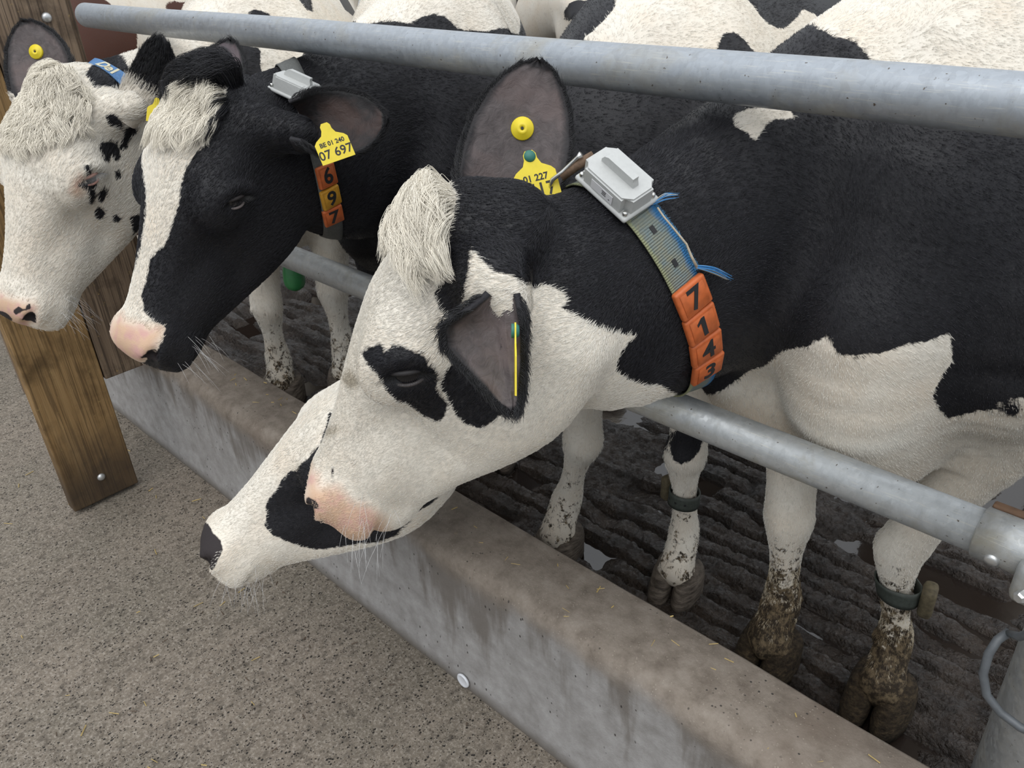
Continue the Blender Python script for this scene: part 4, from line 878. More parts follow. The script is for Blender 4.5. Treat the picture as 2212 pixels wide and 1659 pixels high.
for k, sp_ in SPEC.items():
    c = COWS[k]; c.kw['muck'] = {'A': 1.0, 'B': .5, 'C': .45, 'D': .30}[k]
    fz = 2.0 if FAST else 1.0
    c.grow(sp_['fine']*fz, sp_['box'], .03)
    off = np.array([c.foot[0], c.foot[1], COWZ]); me = mesh_np('cow', c.v - off, c.q); me.materials.append(M_coat)
    at = coat_fields(k, c, c.v); set_attrs(me, at); ATT[k] = at
    root = link('cow', me, None, True); root.location = off; tag(root, sp_['label'], 'cow', 'cows at the feed rail'); ROOT[k] = (root, off)
    for e in EARS[k]:
        sg = e[0]; o, S, N = make_ear(root, *e[1:], EARM[(k, sg)], off, EAR_SIDE.get((k, sg))); EARG[(k, sg)] = (S, N, o)
    for sg in (-1, 1):
        ec = c.eye_c(sg) - off; bm = bmesh.new(); bmesh.ops.create_uvsphere(bm, u_segments=24, v_segments=16, radius=.0205*HS, matrix=Matrix.Translation(ec))
        obj('eye', bm, M_eye, root, True)
    AX, UU = np.array([0, .69, .73]), np.array([0, -.73, .69])
    for sg in (-1, 1):
        ec = c.eye_c(sg); r_ = .0222*HS
        for nm, lo, hi, zz, rr, m_ in (('lower_lid', -1.15, 1.05, -.42, .0022, M_lid[k][0]), ('upper_lid', -1.2, 1.15, .30, .0036, M_lid[k][1])):
            pts = []
            for a in np.linspace(lo, hi, 13):
                dv = np.array([sg*math.cos(a)*.95, 0, 0]) + AX*math.sin(a) + UU*zz*math.cos(a)**.7; pts.append(ec + c.M @ (unit(dv)*r_) - off)
            obj(nm, bm_tube(pts, [.0008] + [rr]*11 + [.0008], 10), m_, root, True)
        la = []
        for a in np.linspace(-.95, .95, 34):
            d0 = unit(np.array([sg*math.cos(a)*.95, 0, 0]) + AX*math.sin(a) + UU*.22*math.cos(a)); d1 = unit(d0*.8 - UU*.6); p0 = ec + c.M @ (d0*r_)
            for q in range(2): la.append([p0, p0 + c.M @ (d0*.006 + d1*.003), p0 + c.M @ (d0*.009 + d1*(.010+.004*rng.random()) + [0, .003*(rng.random()-.5), 0])])
        hair_obj('eyelashes', root, np.array(la), np.full((len(la), 3), .012 if k != 'C' else .25), np.full(len(la), .00035), off)
    wh = []
    for i in range(46):
        sg = -1 if i % 2 else 1; x, y, z = .03+.04*rng.random(), c.ny-.01-.07*rng.random(), -.03-.07*rng.random()
        p0 = c.H(x*sg, y, z); d0 = unit(c.M @ np.array([sg*(.6+.6*rng.random()), .5*rng.random(), -.6+.7*rng.random()])); P_ = p0[None] + d0[None]*np.linspace(0, .09, 60)[:, None]
        f_ = c.F(P_); p0 = P_[np.argmax(f_ > 0)]; L_ = .03+.035*rng.random(); wh.append([p0 - d0*.003, p0 + d0*L_*.5, p0 + d0*L_ + np.array([0, 0, -.008])])
    hair_obj('whiskers', root, np.array(wh), np.full((len(wh), 3), .6), np.full(len(wh), .00022), off)
    for h in c.hooves: make_hoof(root, *h, off, sp_['hoof'])
# ------------------------------------------------------------------ short coat and forelocks
def fur_mask(sp_):
    def f(c, v):
        loc = (v - c.t) @ c.M / HS
        w = .26 + .74*c.near_head(v)
        back = (v[:, :2] - c.foot) @ c.fw[:2]
        w = w*smoothstep(-.75, -.35, back)*smoothstep(COWZ+.06, COWZ+.12, v[:, 2])
        nose = (c.near_head(v) > .5) & (loc[:, 1] > .425) & (np.abs(loc[:, 0]) < .055) & (loc[:, 2] > -.06)
        eye = np.minimum(*[np.linalg.norm(v - c.eye_c(s_), axis=1) for s_ in (-1, 1)])
        pad = (loc[:, 1] > .41) & (c.near_head(v) > .5) & (loc[:, 2] > -.055) & (np.abs(loc[:, 0]) < .06) & ((ATT[c.name]['pink'] > .002) | (ATT[c.name]['nose'] > -.004))
        w = np.where(pad, 0, w)
        return w*np.where(nose, .15, 1.0)*np.where(eye < .0275, 0, 1)
    return f
HAIRN = .4 if FAST else 1.0
for k, sp_ in SPEC.items():
    root, off = ROOT[k]
    short_coat(k, COWS[k], root, ATT[k], int(sp_['hair']*HAIRN), sp_['ln'], fur_mask(sp_), .00030 if k == 'A' else .00036, off)

def locks(name, k, cx, cy, rx_, ry_, count, guides, length, lift, flow, wave, rad, color, off_y=0.0, white_only=False):
    """wavy locks grown from an oval on the forehead (head frame), gathered round guide strands"""
    c = COWS[k]; root, off = ROOT[k]; loc = (c.v - c.t) @ c.M / HS
    m = (((loc[:, 0]-cx)/rx_)**2 + ((loc[:, 1]-cy)/ry_)**2 < 1) & (loc[:, 2] > .03)
    if white_only: m &= ATT[k]['coat'] < -.002
    w = m.astype(float); T_ = np.linspace(0, 1, 9)
    def roots(n):
        Q, W4 = scatter(c.v, c.q, c.nv, w, n); return lerp4(c.v, Q, W4), lerp4(c.nv, Q, W4), lerp4(ATT[k]['coat'], Q, W4)
    gp, gn, _ = roots(guides); ph = rng.random((guides, 2))*6.28; gl = length*(.7+.6*rng.random(guides)); gs = (rng.random((guides, 3))-.5)*.5
    p, n_, b = roots(count); gi = np.argmin(((p[:, None, :] - gp[None])**2).sum(2) + rng.random((count, guides))*2e-4, 1)
    lo = (p - c.t) @ c.M / HS; fl = np.array([flow(x, y) for x, y in lo[:, :2]]) @ c.M.T + gs[gi]
    fl -= n_*(fl*n_).sum(1)[:, None]; fl /= np.linalg.norm(fl, axis=1)[:, None] + 1e-9; sd = np.cross(n_, fl)
    L = (gl[gi]*(.8+.4*rng.random(count)))[:, None, None]; t_ = T_[None, :, None]; pg = ph[gi][:, None, :]
    up = lift*np.sin(np.minimum(t_*1.9, 1.0)*math.pi*.5)*(1-.55*t_**2)*(.6+.8*rng.random((count, 1, 1)))
    P = p[:, None] + n_[:, None]*up + fl[:, None]*(L*t_*(1-.18*t_)) + sd[:, None]*(wave*np.sin(t_*5.2+pg[..., :1])*t_ + wave*1.2*np.sin(pg[..., 1:])*t_**2)
    P += ((gp - 0)[gi][:, None] - p[:, None])*(.45*t_) + (rng.random((count, 1, 3))-.5)*.003
    j = rng.random((count, 1)); wc = np.array([.92, .86, .74])*(.78+.34*j); bc = np.array([.014, .014, .017])*(.5+1.8*j**3)
    col = np.where((b > 0)[:, None], bc, wc) if color is None else (wc if color == 'w' else bc)
    return hair_obj(name, root, P, col, np.full(count, rad), off)
hn = .5 if FAST else 1.0
locks('forelock', 'A', -.012, .030, .058, .050, int(9000*hn), 70, .058, .026, lambda x, y: (-1.0, .25, 0), .006, .00034, 'w', white_only=True)
locks('forelock', 'B', .004, .052, .060, .046, int(8000*hn), 60, .062, .020, lambda x, y: (-x*4, 1.0, 0), .008, .00040, None)
locks('topknot', 'B', .014, .004, .058, .028, int(5000*hn), 34, .062, .034, lambda x, y: (.9, .8, 0), .012, .00042, 'b')
locks('forelock', 'C', .005, .075, .085, .085, int(9000*hn), 110, .036, .012, lambda x, y: (x*8, .5+y*3, 0), .006, .00045, 'w')

def ear_hair(k, sg, rim, count, black_from):
    S, N, o = EARG[(k, sg)]; off = ROOT[k][1]; nu, nv_ = S.shape[:2]
    # outer fur
    i = rng.integers(1, nu-2, count); j = rng.integers(0, nv_, count); p = S[i, j] - N[i, j]*.006 + (rng.random((count, 3))-.5)*.004
    d = S[np.minimum(i+1, nu-1), j] - S[i, j]; d /= np.linalg.norm(d, axis=1)[:, None] + 1e-9
    ln = (.010+.008*rng.random((count, 1))); jit = (rng.random((count, 3))-.5)*.4
    A = np.stack([p, p - N[i, j]*ln*.25 + d*ln*.5, p - N[i, j]*ln*.25 + (d+jit)*ln], 1)
    u = i/(nu-1) + (rng.random(count)-.5)*.05; jj = rng.random((count, 1))
    colA = np.where((u > black_from)[:, None], np.array([.014, .014, .016])*(.5+1.5*jj**2), np.array([.78, .73, .65])*(.8+.3*jj))
    # fringe on the rim
    n2 = count//2; fi = (nu-1.001)*(.12+.88*rng.random(n2)); i = fi.astype(int); fr = (fi-i)[:, None]; e = np.where(rng.random(n2) < .5, 0, nv_-1)
    p = S[i, e]*(1-fr) + S[np.minimum(i+1, nu-1), e]*fr + (rng.random((n2, 3))-.5)*.003; out = S[i, e] - S[i, nv_//2]; out /= np.linalg.norm(out, axis=1)[:, None] + 1e-9
    d = S[np.minimum(i+1, nu-1), e] - S[i, e]; d /= np.linalg.norm(d, axis=1)[:, None] + 1e-9; ln = rim*(.5+.8*rng.random((n2, 1)))
    jit = (rng.random((n2, 3))-.5)*.5
    B = np.stack([p, p + out*ln*.3 + d*ln*.3, p + (out*.35 + d*.75 + jit)*ln], 1); u = i/(nu-1)
    colB = np.where((u > black_from-.06)[:, None], np.array([.014, .014, .016])*(.5+1.5*rng.random((n2, 1))**2), np.array([.75, .7, .62])*(.8+.3*rng.random((n2, 1))))
    hair_obj('ear_hair', o, np.concatenate([A, B]), np.concatenate([colA, colB]), np.full(count+n2, .00034), off)
for (k, sg), (rim, bf) in {('A', -1): (.016, -1), ('A', 1): (.010, .14), ('B', -1): (.014, -1), ('B', 1): (.014, -1), ('C', -1): (.013, .45), ('C', 1): (.012, .2), ('D', -1): (.01, -1), ('D', 1): (.01, -1)}.items():
    ear_hair(k, sg, rim, int(5000*hn) if k != 'D' else 800, bf)

# ------------------------------------------------------------------ cows further back in the barn
def back_cow(label, foot, yaw, mat, seed, thr):
    fw = np.array([math.sin(yaw), -math.cos(yaw), 0]); up = np.array([0, 0, 1.0]); f_ = unit(fw*.8 - up*.6); r_ = unit(np.cross(f_, up)); M = np.stack([r_, f_, np.cross(r_, f_)], 1)
    base = np.array([foot[0], foot[1], 0]); hp = base + fw*.75 + up*1.15; rt = np.array([-math.cos(yaw), -math.sin(yaw), 0])
    nk = [(*(base + fw*f + up*z), a, b) for f, z, a, b in ((-.10, 1.07, .16, .28), (.12, 1.06, .14, .25), (.33, 1.07, .12, .21), (.52, 1.09, .108, .17), (.68, 1.12, .095, .13))]
    L_ = [(q, base - rt*.13*q + up*COWZ, base - rt*.13*q + up*.41, base - rt*.17*q + up*.72) for q in (-1, 1)]
    c = Cow(label, M, (hp - [0, 0, CAM_H])/HS, foot, yaw, nk, trunk=TR, legs=L_, dz=.03); c.grow(.03, (base - 3, base + 3), .03, 2)
    off = np.array([*foot, COWZ]); me = mesh_np('cow', c.v - off, c.q); me.materials.append(mat)
    n = sum(vnoise(c.v[:, 0]*a + c.v[:, 1]*b + seed, c.v[:, 2]*1.3 + c.v[:, 1]*.5, 3.2, int(seed) % 5 + i)*w for i, (a, b, w) in enumerate(((1, .6, .7), (.5, -1, .45))))
    z = np.zeros(len(c.v)) - .1
    set_attrs(me, dict(coat=np.clip((n-thr)*.35, -.1, .1), pink=z, nose=z, stain=z, leg=np.clip((.4-c.v[:, 2])/.4, 0, 1)*.4))
    r = link('cow', me, None, True); r.location = off; tag(r, label, 'cow')
    for h in c.hooves: make_hoof(r, *h, off, M_hoof)
    return r
back_cow('white cow with dark red patches standing behind the timber post', (-4.0, 1.35), math.radians(20), M_coat_red, 3.0, .55)
back_cow('pale cow standing deeper in the barn behind the black cow', (-3.15, 3.2), math.radians(70), M_coat, 9.0, .78)
# camera right, down and forward in world, setting the hang of tags and boxes
CAM_R, CAM_D, CAM_F = np.array([.7237, .6889, -.0407]), np.array([.3171, -.3843, -.8671]), np.array([-.6130, .6146, -.4965])
# ------------------------------------------------------------------ collars, ear tags, leg bands
M_or = plain('orange_plastic', (.62, .145, .038), .5, wear=.3, scale=90); M_ye = plain('amber_plastic', (.66, .33, .03), .5, wear=.25, scale=90)
M_box = plain('grey_plastic_box', (.50, .51, .50), .55, wear=.08, scale=200); M_label = plain('label_white', (.72, .72, .74), .5); M_ink = plain('black_ink', (.018, .018, .02), .6)
M_tag = plain('yellow_tag', (.78, .62, .025), .45, wear=.12); M_tagdark = plain('tag_green', (.03, .16, .13), .5)
M_green = plain('green_plastic', (.03, .20, .065), .35, wear=.2); M_screw = plain('screw_steel', (.62, .62, .60), .25, .9)
M_grey_strap = plain('grey_webbing', (.12, .125, .12), .8, wear=.4, scale=300)
def mat_web():
    t = NT('faded_blue_webbing'); v = t.co(); wv = t.n('ShaderNodeTexWave'); t.l(t.attr('wv', 'Vector'), wv.inputs['Vector']); wv.inputs['Scale'].default_value = 95; wv.inputs['Distortion'].default_value = .6
    a = t.attr('edge'); n = t.noise(v, 55, 4, .65); n2 = t.noise(v, 420, 3, .7)
    c = t.mix(t.rng(n, .35, .65), (.20, .265, .28), (.28, .275, .20)); c = t.mix(t.math('MULTIPLY', wv.outputs['Fac'], .45), c, (.11, .13, .13))
    c = t.mix(t.rng(t.math('ADD', a, t.math('MULTIPLY', t.math('SUBTRACT', n, .5), .8)), .55, .85), c, (.055, .20, .42))
    c = t.mix(t.rng(t.math('ADD', t.math('MULTIPLY', a, -1), t.math('MULTIPLY', t.math('SUBTRACT', n2, .5), .5)), .72, .9), c, (.34, .36, .22))
    return t.fin(c, .9, t.bump(t.math('ADD', wv.outputs['Fac'], n2), .7, .002), spec=.1)
M_web = mat_web(); M_blue = plain('blue_webbing', (.085, .20, .40), .75, wear=.3, scale=300); M_cream = plain('cream_print', (.62, .58, .42), .7, wear=.2)
M_twine = plain('twine', (.55, .47, .36), .9, wear=.3, scale=400); M_bluefray = plain('blue_thread', (.06, .24, .52), .9, wear=.3, scale=400)
M_rod = plain('rusty_rod', (.20, .13, .085), .7, .4, wear=.5, scale=150)

class Ring:
    """closed path hugging a neck: centre, normal; angles measured from 'up'"""
    def __init__(s, F, cen, nrm, wid, off, n=120, a0=-math.pi, a1=math.pi, rmax=.34):
        s.c = np.array(cen, float); s.n = unit(nrm); s.F = F; s.wid = wid
        s.e1 = unit(np.array([0, 0, 1.0]) - s.n*s.n[2]); s.e2 = np.cross(s.n, s.e1)
        s.closed = a1 - a0 > 6.2
        s.th = np.linspace(a0, a1, n+1)[:n if s.closed else n+1]; rows = []
        for q in np.linspace(-1, 1, 5):
            D = np.cos(s.th)[:, None]*s.e1 + np.sin(s.th)[:, None]*s.e2; rr = np.linspace(.03, rmax, 160)
            P = (s.c + s.n*q*wid/2)[None, None] + D[:, None, :]*rr[None, :, None]
            f = F(P.reshape(-1, 3)).reshape(len(s.th), -1); i = np.argmax(f > 0, 1); i = np.where((f > 0).any(1), i, len(rr)-1); r = rr[i]
            for _ in range(3):
                r = (np.roll(r, 1)+2*r+np.roll(r, -1))/4 if s.closed else np.concatenate([r[:1], (r[:-2]+2*r[1:-1]+r[2:])/4, r[-1:]])
            rows.append(s.c + s.n*q*wid/2 + D*(r+off)[:, None])
        s.rows = np.array(rows); s.mid = s.rows[2]
        d = np.linalg.norm(np.diff(s.mid, axis=0), axis=1); s.arc = np.concatenate([[0], np.cumsum(d)])
    def at(s, L):
        """frame at arc length L: position, tangent, outward, across"""
        g = lambda A, x: np.array([np.interp(x, s.arc, A[:, i]) for i in range(3)])
        p = g(s.mid, L); t = unit(g(s.mid, L+.012) - g(s.mid, L-.012)); ac = unit(g(s.rows[4], L) - g(s.rows[0], L)); t = unit(t - ac*(t@ac))
        o = np.cross(ac, t); o = o if o @ (p - s.c) > 0 else -o
        return p, t, o, ac
    def find(s, P):
        P = np.array(P); return s.arc[np.argmin(((s.mid - P)**2).sum(1))]
    def strap(s, name, root, mat, org, th=.0026, L0=None, L1=None):
        m = np.ones(len(s.th), bool) if L0 is None else (s.arc >= L0) & (s.arc <= L1)
        R_ = s.rows[:, m]; nj = R_.shape[1]; cen = s.c; closed = s.closed and L0 is None
        outv = R_ - cen; outv -= (outv @ s.n)[..., None]*s.n; outv /= np.linalg.norm(outv, axis=2)[..., None]
        lay = [R_, R_ + outv*th]; v = np.concatenate([l.reshape(-1, 3) for l in lay]) - org; K = 5*nj; q = []
        for j in range(nj if closed else nj-1):
            j2 = (j+1) % nj
            for i in range(4):
                q.append((i*nj+j, i*nj+j2, (i+1)*nj+j2, (i+1)*nj+j)); q.append((K+(i+1)*nj+j, K+(i+1)*nj+j2, K+i*nj+j2, K+i*nj+j))
            for i in (0, 4): q.append((i*nj+j, K+i*nj+j, K+i*nj+j2, i*nj+j2))
        me = mesh_np(name, v, np.array(q)); me.materials.append(mat)
        bm = bmesh.new(); bm.from_mesh(me); bmesh.ops.recalc_face_normals(bm, faces=bm.faces); bm.to_mesh(me); bm.free()
        e = np.tile(np.repeat(np.linspace(-1, 1, 5), nj), 2); L = np.tile(s.arc[m], 10)
        set_attrs(me, dict(edge=e))
        a = me.attributes.new('wv', 'FLOAT_VECTOR', 'POINT'); a.data.foreach_set('vector', np.stack([L, e*0, e*0], 1).astype(np.float32).ravel())
        return link(name, me, root, True)

def frame_box(name, root, mat, org, p, u, v, w, su, sv, sw, bev=.002, h0=0.0, seg=2):
    """box of size su,sv,sw standing on p along axes u,v,w (w = up)"""
    bm = bm_box(-su/2, su/2, -sv/2, sv/2, h0, h0+sw, bev, seg)
    Mx = Matrix([[u[i], v[i], w[i]] for i in range(3)]).to_4x4(); Mx.translation = Vector(p - org)
    bmesh.ops.transform(bm, matrix=Mx, verts=bm.verts)
    return obj(name, bm, mat, root, bev > 0)

def text(name, root, body, size, mat, org, p, right, up, out, ext=.0003, bold=.0, shear=0.0):
    cu = bpy.data.curves.new(name, 'FONT'); cu.body = body; cu.size = size; cu.align_x = 'CENTER'; cu.align_y = 'CENTER'; cu.extrude = ext; cu.offset = bold; cu.resolution_u = 3
    tmp = bpy.data.objects.new('tmp_text', cu); me = bpy.data.meshes.new_from_object(tmp); bpy.data.objects.remove(tmp); bpy.data.curves.remove(cu)
    me.name = name; me.materials.clear(); me.materials.append(mat)
    Mx = Matrix([[right[i], up[i], out[i]] for i in range(3)]).to_4x4(); Mx.translation = Vector(np.asarray(p) - org); me.transform(Mx)
    return link(name, me, root)

def sensor_box(root, org, fr, label=True):
    """grey transponder housing: flange, notched lid, grip fin, four screws, sticker"""
    p, t, o, ac = fr; u, v, w = t, ac, o
    base = frame_box('sensor_box', root, M_box, org, p, u, v, w, .088, .058, .007, .003)
    # notched lid
    a, b, c, hh = .041, .026, .010, .030
    pl = [(-a+c, -b), (a-c, -b), (a-c, -b+c*.8), (a, -b+c), (a, b-c), (a-c, b-c*.8), (a-c, b), (-a+c, b), (-a+c, b-c*.8), (-a, b-c), (-a, -b+c), (-a+c, -b+c*.8)]
    bm = bm_prism(pl, (p - org + w*.0, u, v, w), .006, hh)
    ed = [e for e in bm.edges if abs((e.verts[0].co - e.verts[1].co).dot(Vector(w))) < 1e-5 and (e.verts[0].co - Vector(p-org)).dot(Vector(w)) > .02]
    bmesh.ops.bevel(bm, geom=ed, offset=.0022, segments=2, affect='EDGES')
    lid = obj('lid', bm, M_box, base)
    fp = [(-.027, 0), (.027, 0), (.026, .004), (.0245, .008), (.0245, .013), (-.017, .013), (-.023, .010), (-.027, .004)]
    bm = bm_prism(fp, (p - org + w*hh - v*.0045, u, w, v), 0, .009); obj('grip_fin', bm, M_box, base)
    for sx in (-1, 1):
        for sy in (-1, 1):
            obj('screw', bm_lathe([(0, .006), (.0026, .0055), (.0034, .004), (.0034, 0)], p - org + u*.0375*sx + v*.0225*sy + w*.007, w, 12), M_screw, base, True)
    if label:
        q = p + w*.016 - v*.0263; frame_box('sticker', base, M_label, org, q, u, w, -v, .036, .013, .0006, .0)
        for j, (du, dz, ln) in enumerate(((.004, .0035, .007), (.004, .001, .006), (.004, -.0015, .007), (.013, -.002, .002))):
            frame_box('print', base, M_ink, org, q + u*du + w*dz, u, w, -v, ln, .0011, .0008, .0)
    return base

def number_block(root, org, fr, digit, mat, sgn, w_=.050, h_=.043):
    p, t, o, ac = fr; up = t*sgn; rt_ = np.cross(up, o)
    b = frame_box('number_block', root, mat, org, p, rt_, up, o, w_, h_, .010, .0035, -.001, 3)
    frame_box('face_rim', b, mat, org, p, rt_, up, o, w_*.78, h_*.80, .0012, .001, .0088, 1)
    if digit == '1':
        g = [(-.0035, -.0145), (.0035, -.0145), (.0035, .0145), (-.0015, .0145), (-.0095, .0085), (-.0095, .0045), (-.0035, .0075)]
        obj('numeral', bm_prism(g, (p + o*.0101 - org, rt_, up, o), 0, .0006), M_ink, b)
    else: text('numeral', b, digit, h_*1.0, M_ink, org, p + o*.0104, rt_, up, o, .0003, .0009)
    return b

# --- collar of the nearest cow
org = np.array([-.60, .85, .80]); colA = empty('cow_collar', org); tag(colA, 'faded blue webbing collar with grey sensor box and orange blocks 7143', 'collar', 'cow collars')
rA = Ring(COWS['A'].F, (-.605, .85, 1.0), (.19, .897, .399), .043, .0035, 160)
if rA.at(rA.find((-.5, .82, 1.02)))[1][2] > 0: pass
rA.strap('strap', colA, M_web, org)
LA = rA.find((-.580, .783, 1.147)); LB = rA.find((-.497, .813, 1.028)); sg = 1.0 if LB > LA else -1.0
frA = list(rA.at(LA - sg*.004)); frA[1] = frA[1]*sg; frA[3] = np.cross(frA[2], frA[1]); frA[2] = unit(frA[2] - .28*CAM_F); frA[1] = unit(frA[1] - frA[2]*(frA[1] @ frA[2])); frA[3] = np.cross(frA[2], frA[1]); frA[0] = frA[0] + frA[2]*.004
sensor_box(colA, org, (frA[0], frA[1], frA[2], -frA[3] if (frA[3] @ CAM_R) < 0 else frA[3]))
for i, dg in enumerate('7143'): number_block(colA, org, rA.at(LB + sg*.0445*i), dg, M_or, -sg)
for L in (rA.find((-.537, .781, 1.114)), rA.find((-.513, .793, 1.072))):
    f_ = rA.at(L); frame_box('eyelet', colA, M_ink, org, f_[0] + f_[2]*.0022, f_[1], f_[3], f_[2], .010, .006, .0012, .0)
fray = []
for i in range(70):
    f_ = rA.at(LB - sg*(.026 + .10*i/70)); e_ = f_[3] if f_[3] @ CAM_R > 0 else -f_[3]
    for j in range(4):
        q0 = f_[0] + e_*(.0195+.002*rng.random()) + f_[2]*.002; fray.append([q0, q0 + e_*.003 + f_[2]*.002*rng.random(), q0 + e_*(.003+.004*rng.random()) + f_[1]*(.006*(rng.random()-.5)) + f_[2]*.001])
hair_obj('frayed_edge', colA, np.array(fray), np.array([.07, .25, .46])*(.6+.7*rng.random((len(fray), 1))), np.full(len(fray), .0005), org)
th_ = np.array([[-.5456, .7992, 1.135], [-.5374, .7997, 1.1261], [-.5237, .8055, 1.11], [-.5121, .8146, 1.0923], [-.5061, .8173, 1.0779], [-.5004, .8225, 1.0638]])
th_ = th_ + np.array([.012, -.006, .006])
obj('loose_thread', bm_tube((th_ - org).tolist(), [.0012, .0011, .0012, .0013, .0016, .0018], 8), M_twine, colA, True)
for q0, q1, nn_ in ((th_[-1], np.array([-.470, .862, 1.046]), 26), (th_[0] + [-.006, .0, .004], np.array([-.522, .815, 1.152]), 14)):
    st = []
    for i in range(nn_):
        j = (rng.random(3)-.5)*.008; st.append([q0 + j*.4, q0*.5+q1*.5 + j + [0, 0, .003], q1 + j*.8 + (q1-q0)*.25*(rng.random()-.6)])
    hair_obj('frayed_end', colA, np.array(st), np.where(rng.random((nn_, 1)) < .75, np.array([[.06, .25, .55]]), np.array([[.55, .5, .4]])), np.full(nn_, .0006), org)
obj('buckle_bar', bm_tube([np.array(x) - org for x in ((-.648, .752, 1.168), (-.634, .766, 1.182), (-.622, .782, 1.192))], [.0055, .0065, .006], 10), M_rod, colA, True)
obj('buckle_pin', bm_tube([np.array(x) - org for x in ((-.660, .742, 1.150), (-.655, .744, 1.166), (-.646, .752, 1.175), (-.632, .764, 1.192), (-.628, .766, 1.196))], [.003, .003, .0025, .0025, .004], 8), M_screw, colA, True)

# --- collar of the black cow
org = np.array([-1.44, .90, .85]); colB = empty('cow_collar', org); tag(colB, 'dark collar with grey sensor box and orange and amber blocks 697', 'collar', 'cow collars')
rB = Ring(COWS['B'].F, (-1.44, .90, 1.06), (.387, .919, .078), .040, .0035, 160)
rB.strap('strap', colB, M_grey_strap, org)
LA = rB.find((-1.379, .857, 1.191)); LB = rB.find((-1.324, .865, 1.042)); sg = 1.0 if LB > LA else -1.0
w_ = unit(-CAM_D*.75 + CAM_R*.30 - CAM_F*.55); u_ = unit(CAM_R*.86 + CAM_D*.50 - CAM_F*.05); u_ = unit(u_ - w_*(u_ @ w_)); v_ = np.cross(w_, u_)
sensor_box(colB, org, (np.array(TAGP['BBOX']) - w_*.012, u_, w_, -v_ if v_ @ CAM_R < 0 else v_), False)
for i, dg in enumerate('697'): number_block(colB, org, rB.at(LB + sg*.0445*i), dg, (M_or, M_ye, M_or)[i], -sg, .042, .043)

# --- blue collar of the white-faced cow
org = np.array([-1.842, .706, 1.06]); colC = empty('cow_collar', org); tag(colC, 'blue webbing collar printed with pale letters behind the white poll', 'collar', 'cow collars')
def ribbon(name, root, pts, F, wid, mat, org, th=.0025, off=.005):
    P = np.array(pts, float); t0 = np.linspace(0, 1, len(P)); tt = np.linspace(0, 1, 60)
    C_ = np.stack([np.interp(tt, t0, P[:, i]) for i in range(3)], 1)
    for _ in range(12): C_[1:-1] = (C_[:-2] + 2*C_[1:-1] + C_[2:])/4
    g = np.stack([F(C_ + e*.006) - F(C_ - e*.006) for e in np.eye(3)], 1); g /= np.linalg.norm(g, axis=1)[:, None] + 1e-9
    for _ in range(6): g[1:-1] = (g[:-2] + g[1:-1] + g[2:])/3; g /= np.linalg.norm(g, axis=1)[:, None]
    T_ = np.gradient(C_, axis=0); T_ /= np.linalg.norm(T_, axis=1)[:, None]; A_ = np.cross(g, T_); A_ /= np.linalg.norm(A_, axis=1)[:, None]; g = np.cross(T_, A_)
    bm = bmesh.new(); rows = []
    for i in range(60):
        c0 = C_[i] - org + g[i]*off; rows.append([bm.verts.new(c0 + A_[i]*wid/2*a_ + g[i]*h_) for a_, h_ in ((-1, 0), (1, 0), (1, th), (-1, th))])
    for i in range(59):
        for j in range(4): bm.faces.new((rows[i][j], rows[i][(j+1) % 4], rows[i+1][(j+1) % 4], rows[i+1][j]))
    bm.faces.new(rows[0][::-1]); bm.faces.new(rows[-1])
    return obj(name, bm, mat, root), C_ + g*(off+th), T_, A_, g
_o, C_, T_, A_, g_ = ribbon('strap', colC, TAGP['CSTRAP'], COWS['C'].F, .030, M_blue, org)
s_ = 1 if T_[30] @ CAM_R > 0 else -1
for fr_, ch in ((.40, 'D'), (.52, 'e'), (.62, 'l')):
    i = int(fr_*59); t_ = T_[i]*s_; text('lettering', colC, ch, .034, M_cream, org, C_[i] + g_[i]*.0004, t_, np.cross(g_[i], t_), g_[i], .0003, .0009)

# --- dark collar of the low-reaching cow, green weight
org = np.array([-.97, .92, .70]); colD = empty('cow_collar', org); tag(colD, 'dark collar with steel buckle under the nearest cow\'s jaw', 'collar', 'cow collars')
rD = Ring(COWS['D'].F, (-.985, .90, .82), (.02, .80, .60), .035, .0035, 80)
rD.strap('strap', colD, M_black, org)
f_ = rD.at(rD.find((-.93, .82, .62)))
for a_, b_, w1, w2 in ((-.5, 0, .004, .046), (.5, 0, .004, .046), (0, -.5, .046, .004), (0, .5, .046, .004)):
    frame_box('buckle', colD, M_rod, org, f_[0] + f_[1]*a_*.046 + f_[3]*b_*.046 + f_[2]*.003, f_[1], f_[3], f_[2], w1, w2, .004, .001)
gw = empty('collar_weight', (-1.845, 1.045, .60)); tag(gw, 'round green plastic collar weight hanging behind the lower rail', 'weight')
obj('weight_body', bm_lathe([(0, -.030), (.012, -.028), (.022, -.021), (.028, -.010), (.029, .004), (.027, .025), (.022, .05), (.016, .062), (0, .064)], (0, 0, .03), (0, 0, 1), 24), M_green, gw, True)
obj('hanging_strap', bm_box(-.012, .012, -.0015, .0015, .085, .30, .001, 1), M_grey_strap, gw)

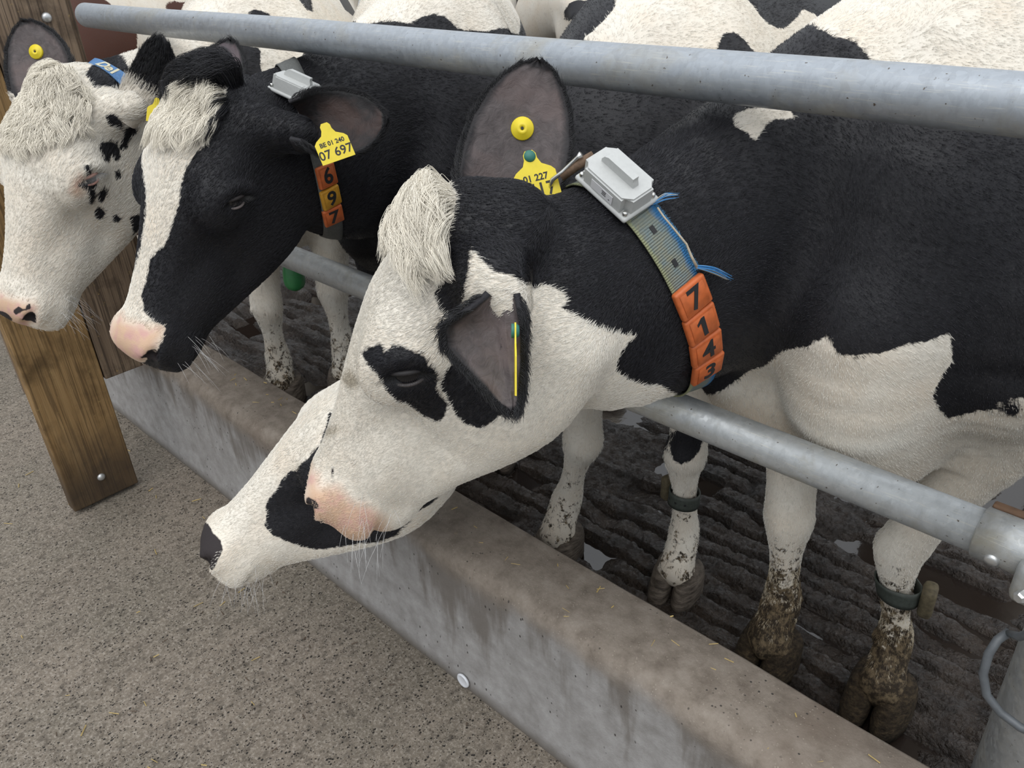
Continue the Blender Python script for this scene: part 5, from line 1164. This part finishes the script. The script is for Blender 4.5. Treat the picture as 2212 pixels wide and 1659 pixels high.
# --- ear tags
def ear_xy(k, sg, u, v):
    S, N, o = EARG[(k, sg)]; i = u*(S.shape[0]-1); j = (v+1)/2*(S.shape[1]-1); return S[int(round(i)), int(round(j))], N[int(round(i)), int(round(j))], o
def button(k, sg, u, v, r, dark=True):
    p, n, o = ear_xy(k, sg, u, v); off = ROOT[k][1]
    b = obj('ear_tag_button', bm_lathe([(0, .0040), (r*.16, .0040), (r*.20, .0052), (r*.48, .0052), (r*.52, .0040), (r*.95, .0036), (r, .002), (r, -.001)], p - off, n, 28), M_tag, o, True)
    if dark: obj('button_hole', bm_lathe([(0, .0056), (r*.13, .0056), (r*.13, .003)], p - off, n, 12), M_ink, b)
def flag(k, sg, p, right, up, out, w, h, lines, green=True, name='ear_tag'):
    o = EARG[(k, sg)][2]; off = ROOT[k][1]
    pl = [(-w*.5, -h*.5), (w*.5, -h*.5), (w*.5, h*.02), (w*.42, h*.10), (w*.22, h*.20), (w*.155, h*.32), (w*.15, h*.42), (w*.09, h*.49), (-w*.09, h*.49), (-w*.15, h*.42), (-w*.155, h*.32), (-w*.22, h*.20), (-w*.42, h*.10), (-w*.5, h*.02)]
    b = obj(name, bm_prism(pl, (p - off, right, up, out), -.0008, .0008), M_tag, o)
    if green: obj('tag_stud', bm_lathe([(0, .0045), (.0055, .004), (.0075, .001), (.0075, -.004)], p - off + up*h*.38, out, 20), M_tagdark, b, True)
    for s_, sz, dx, dy in lines: text('tag_print', b, s_, sz, M_ink, off, p + right*dx + up*dy + out*.001, right, up, out, .0001, .0003)
    return b
button('A', 1, .60, .04, .0148); button('C', 1, .62, .05, .0150)
cR, cD, cF = CAM_R, CAM_D, CAM_F
up_ = unit(-cD - cR*.28); out_ = unit(-cF + .15*cR); rt_ = np.cross(up_, out_); up_ = np.cross(out_, rt_)
flag('A', 1, np.array(TAGP['AR']), rt_, up_, out_, .054, .062, [('01 227', .0115, .0, -.004), ('417', .024, .004, -.020)])
up_ = unit(-cD*.8 - cR*.35); out_ = unit(-cF + .25*cR); rt_ = np.cross(up_, out_); up_ = np.cross(out_, rt_)
flag('B', -1, np.array(TAGP['BL']), rt_, up_, out_, .058, .066, [('BE 01 240', .0105, .0, -.002), ('07 697', .021, .0, -.019)], False)
out_ = unit(cR + .02*cF); up_ = unit(-cD + .06*cR); rt_ = np.cross(up_, out_); up_ = np.cross(out_, rt_)
flag('A', -1, np.array(TAGP['AL']), rt_, up_, out_, .055, .075, [], True)
out_ = unit(-cF + .5*cR); up_ = unit(-cD + .1*cR); rt_ = np.cross(up_, out_); up_ = np.cross(out_, rt_)
flag('C', -1, np.array(TAGP['CL']), rt_, up_, out_, .032, .05, [], False)

# --- leg bands with transponder
def leg_band(cow, cen, r_box, label, boxdir):
    org = np.array(cen, float); e = empty('leg_band', org); tag(e, label, 'leg band', 'transponder leg bands')
    rg = Ring(COWS[cow].F, cen, (0, .12, 1), .034, .002, 60, rmax=.09); rg.strap('band', e, M_band, org, .003)
    i = np.argmax((rg.mid - rg.c) @ np.array(boxdir)); p = rg.mid[i]; o = unit((rg.mid[i]-rg.c)*[1, 1, 0]); t_ = np.cross([0, 0, 1.0], o)
    frame_box('transponder', e, M_band2, org, p + o*.002, t_, np.array([0, 0, 1.0]), o, .045, .065, .026, .010, 0, 3)
    for q in (4, 10, 16): frame_box('band_hole', e, M_ink, org, rg.mid[(i+q+8) % 60] + unit((rg.mid[(i+q+8) % 60]-rg.c)*[1, 1, 0])*.003, np.cross([0, 0, 1.0], unit((rg.mid[(i+q+8) % 60]-rg.c)*[1, 1, 0])), np.array([0, 0, 1.0]), unit((rg.mid[(i+q+8) % 60]-rg.c)*[1, 1, 0]), .005, .005, .0006, 0)
M_band = plain('band_grey_green', (.055, .065, .055), .6, wear=.4, scale=150); M_band2 = plain('muddy_housing', (.13, .105, .06), .8, wear=.6, scale=120)
leg_band('A', (-.285, 1.288, .325), 0, 'muddy band with a transponder low on the nearest cow\'s foreleg', (1, .2, 0))
leg_band('D', (-.765, 1.30, .295), 0, 'grey-green band with a transponder on the foreleg with the black knee', (-1, .1, 0))
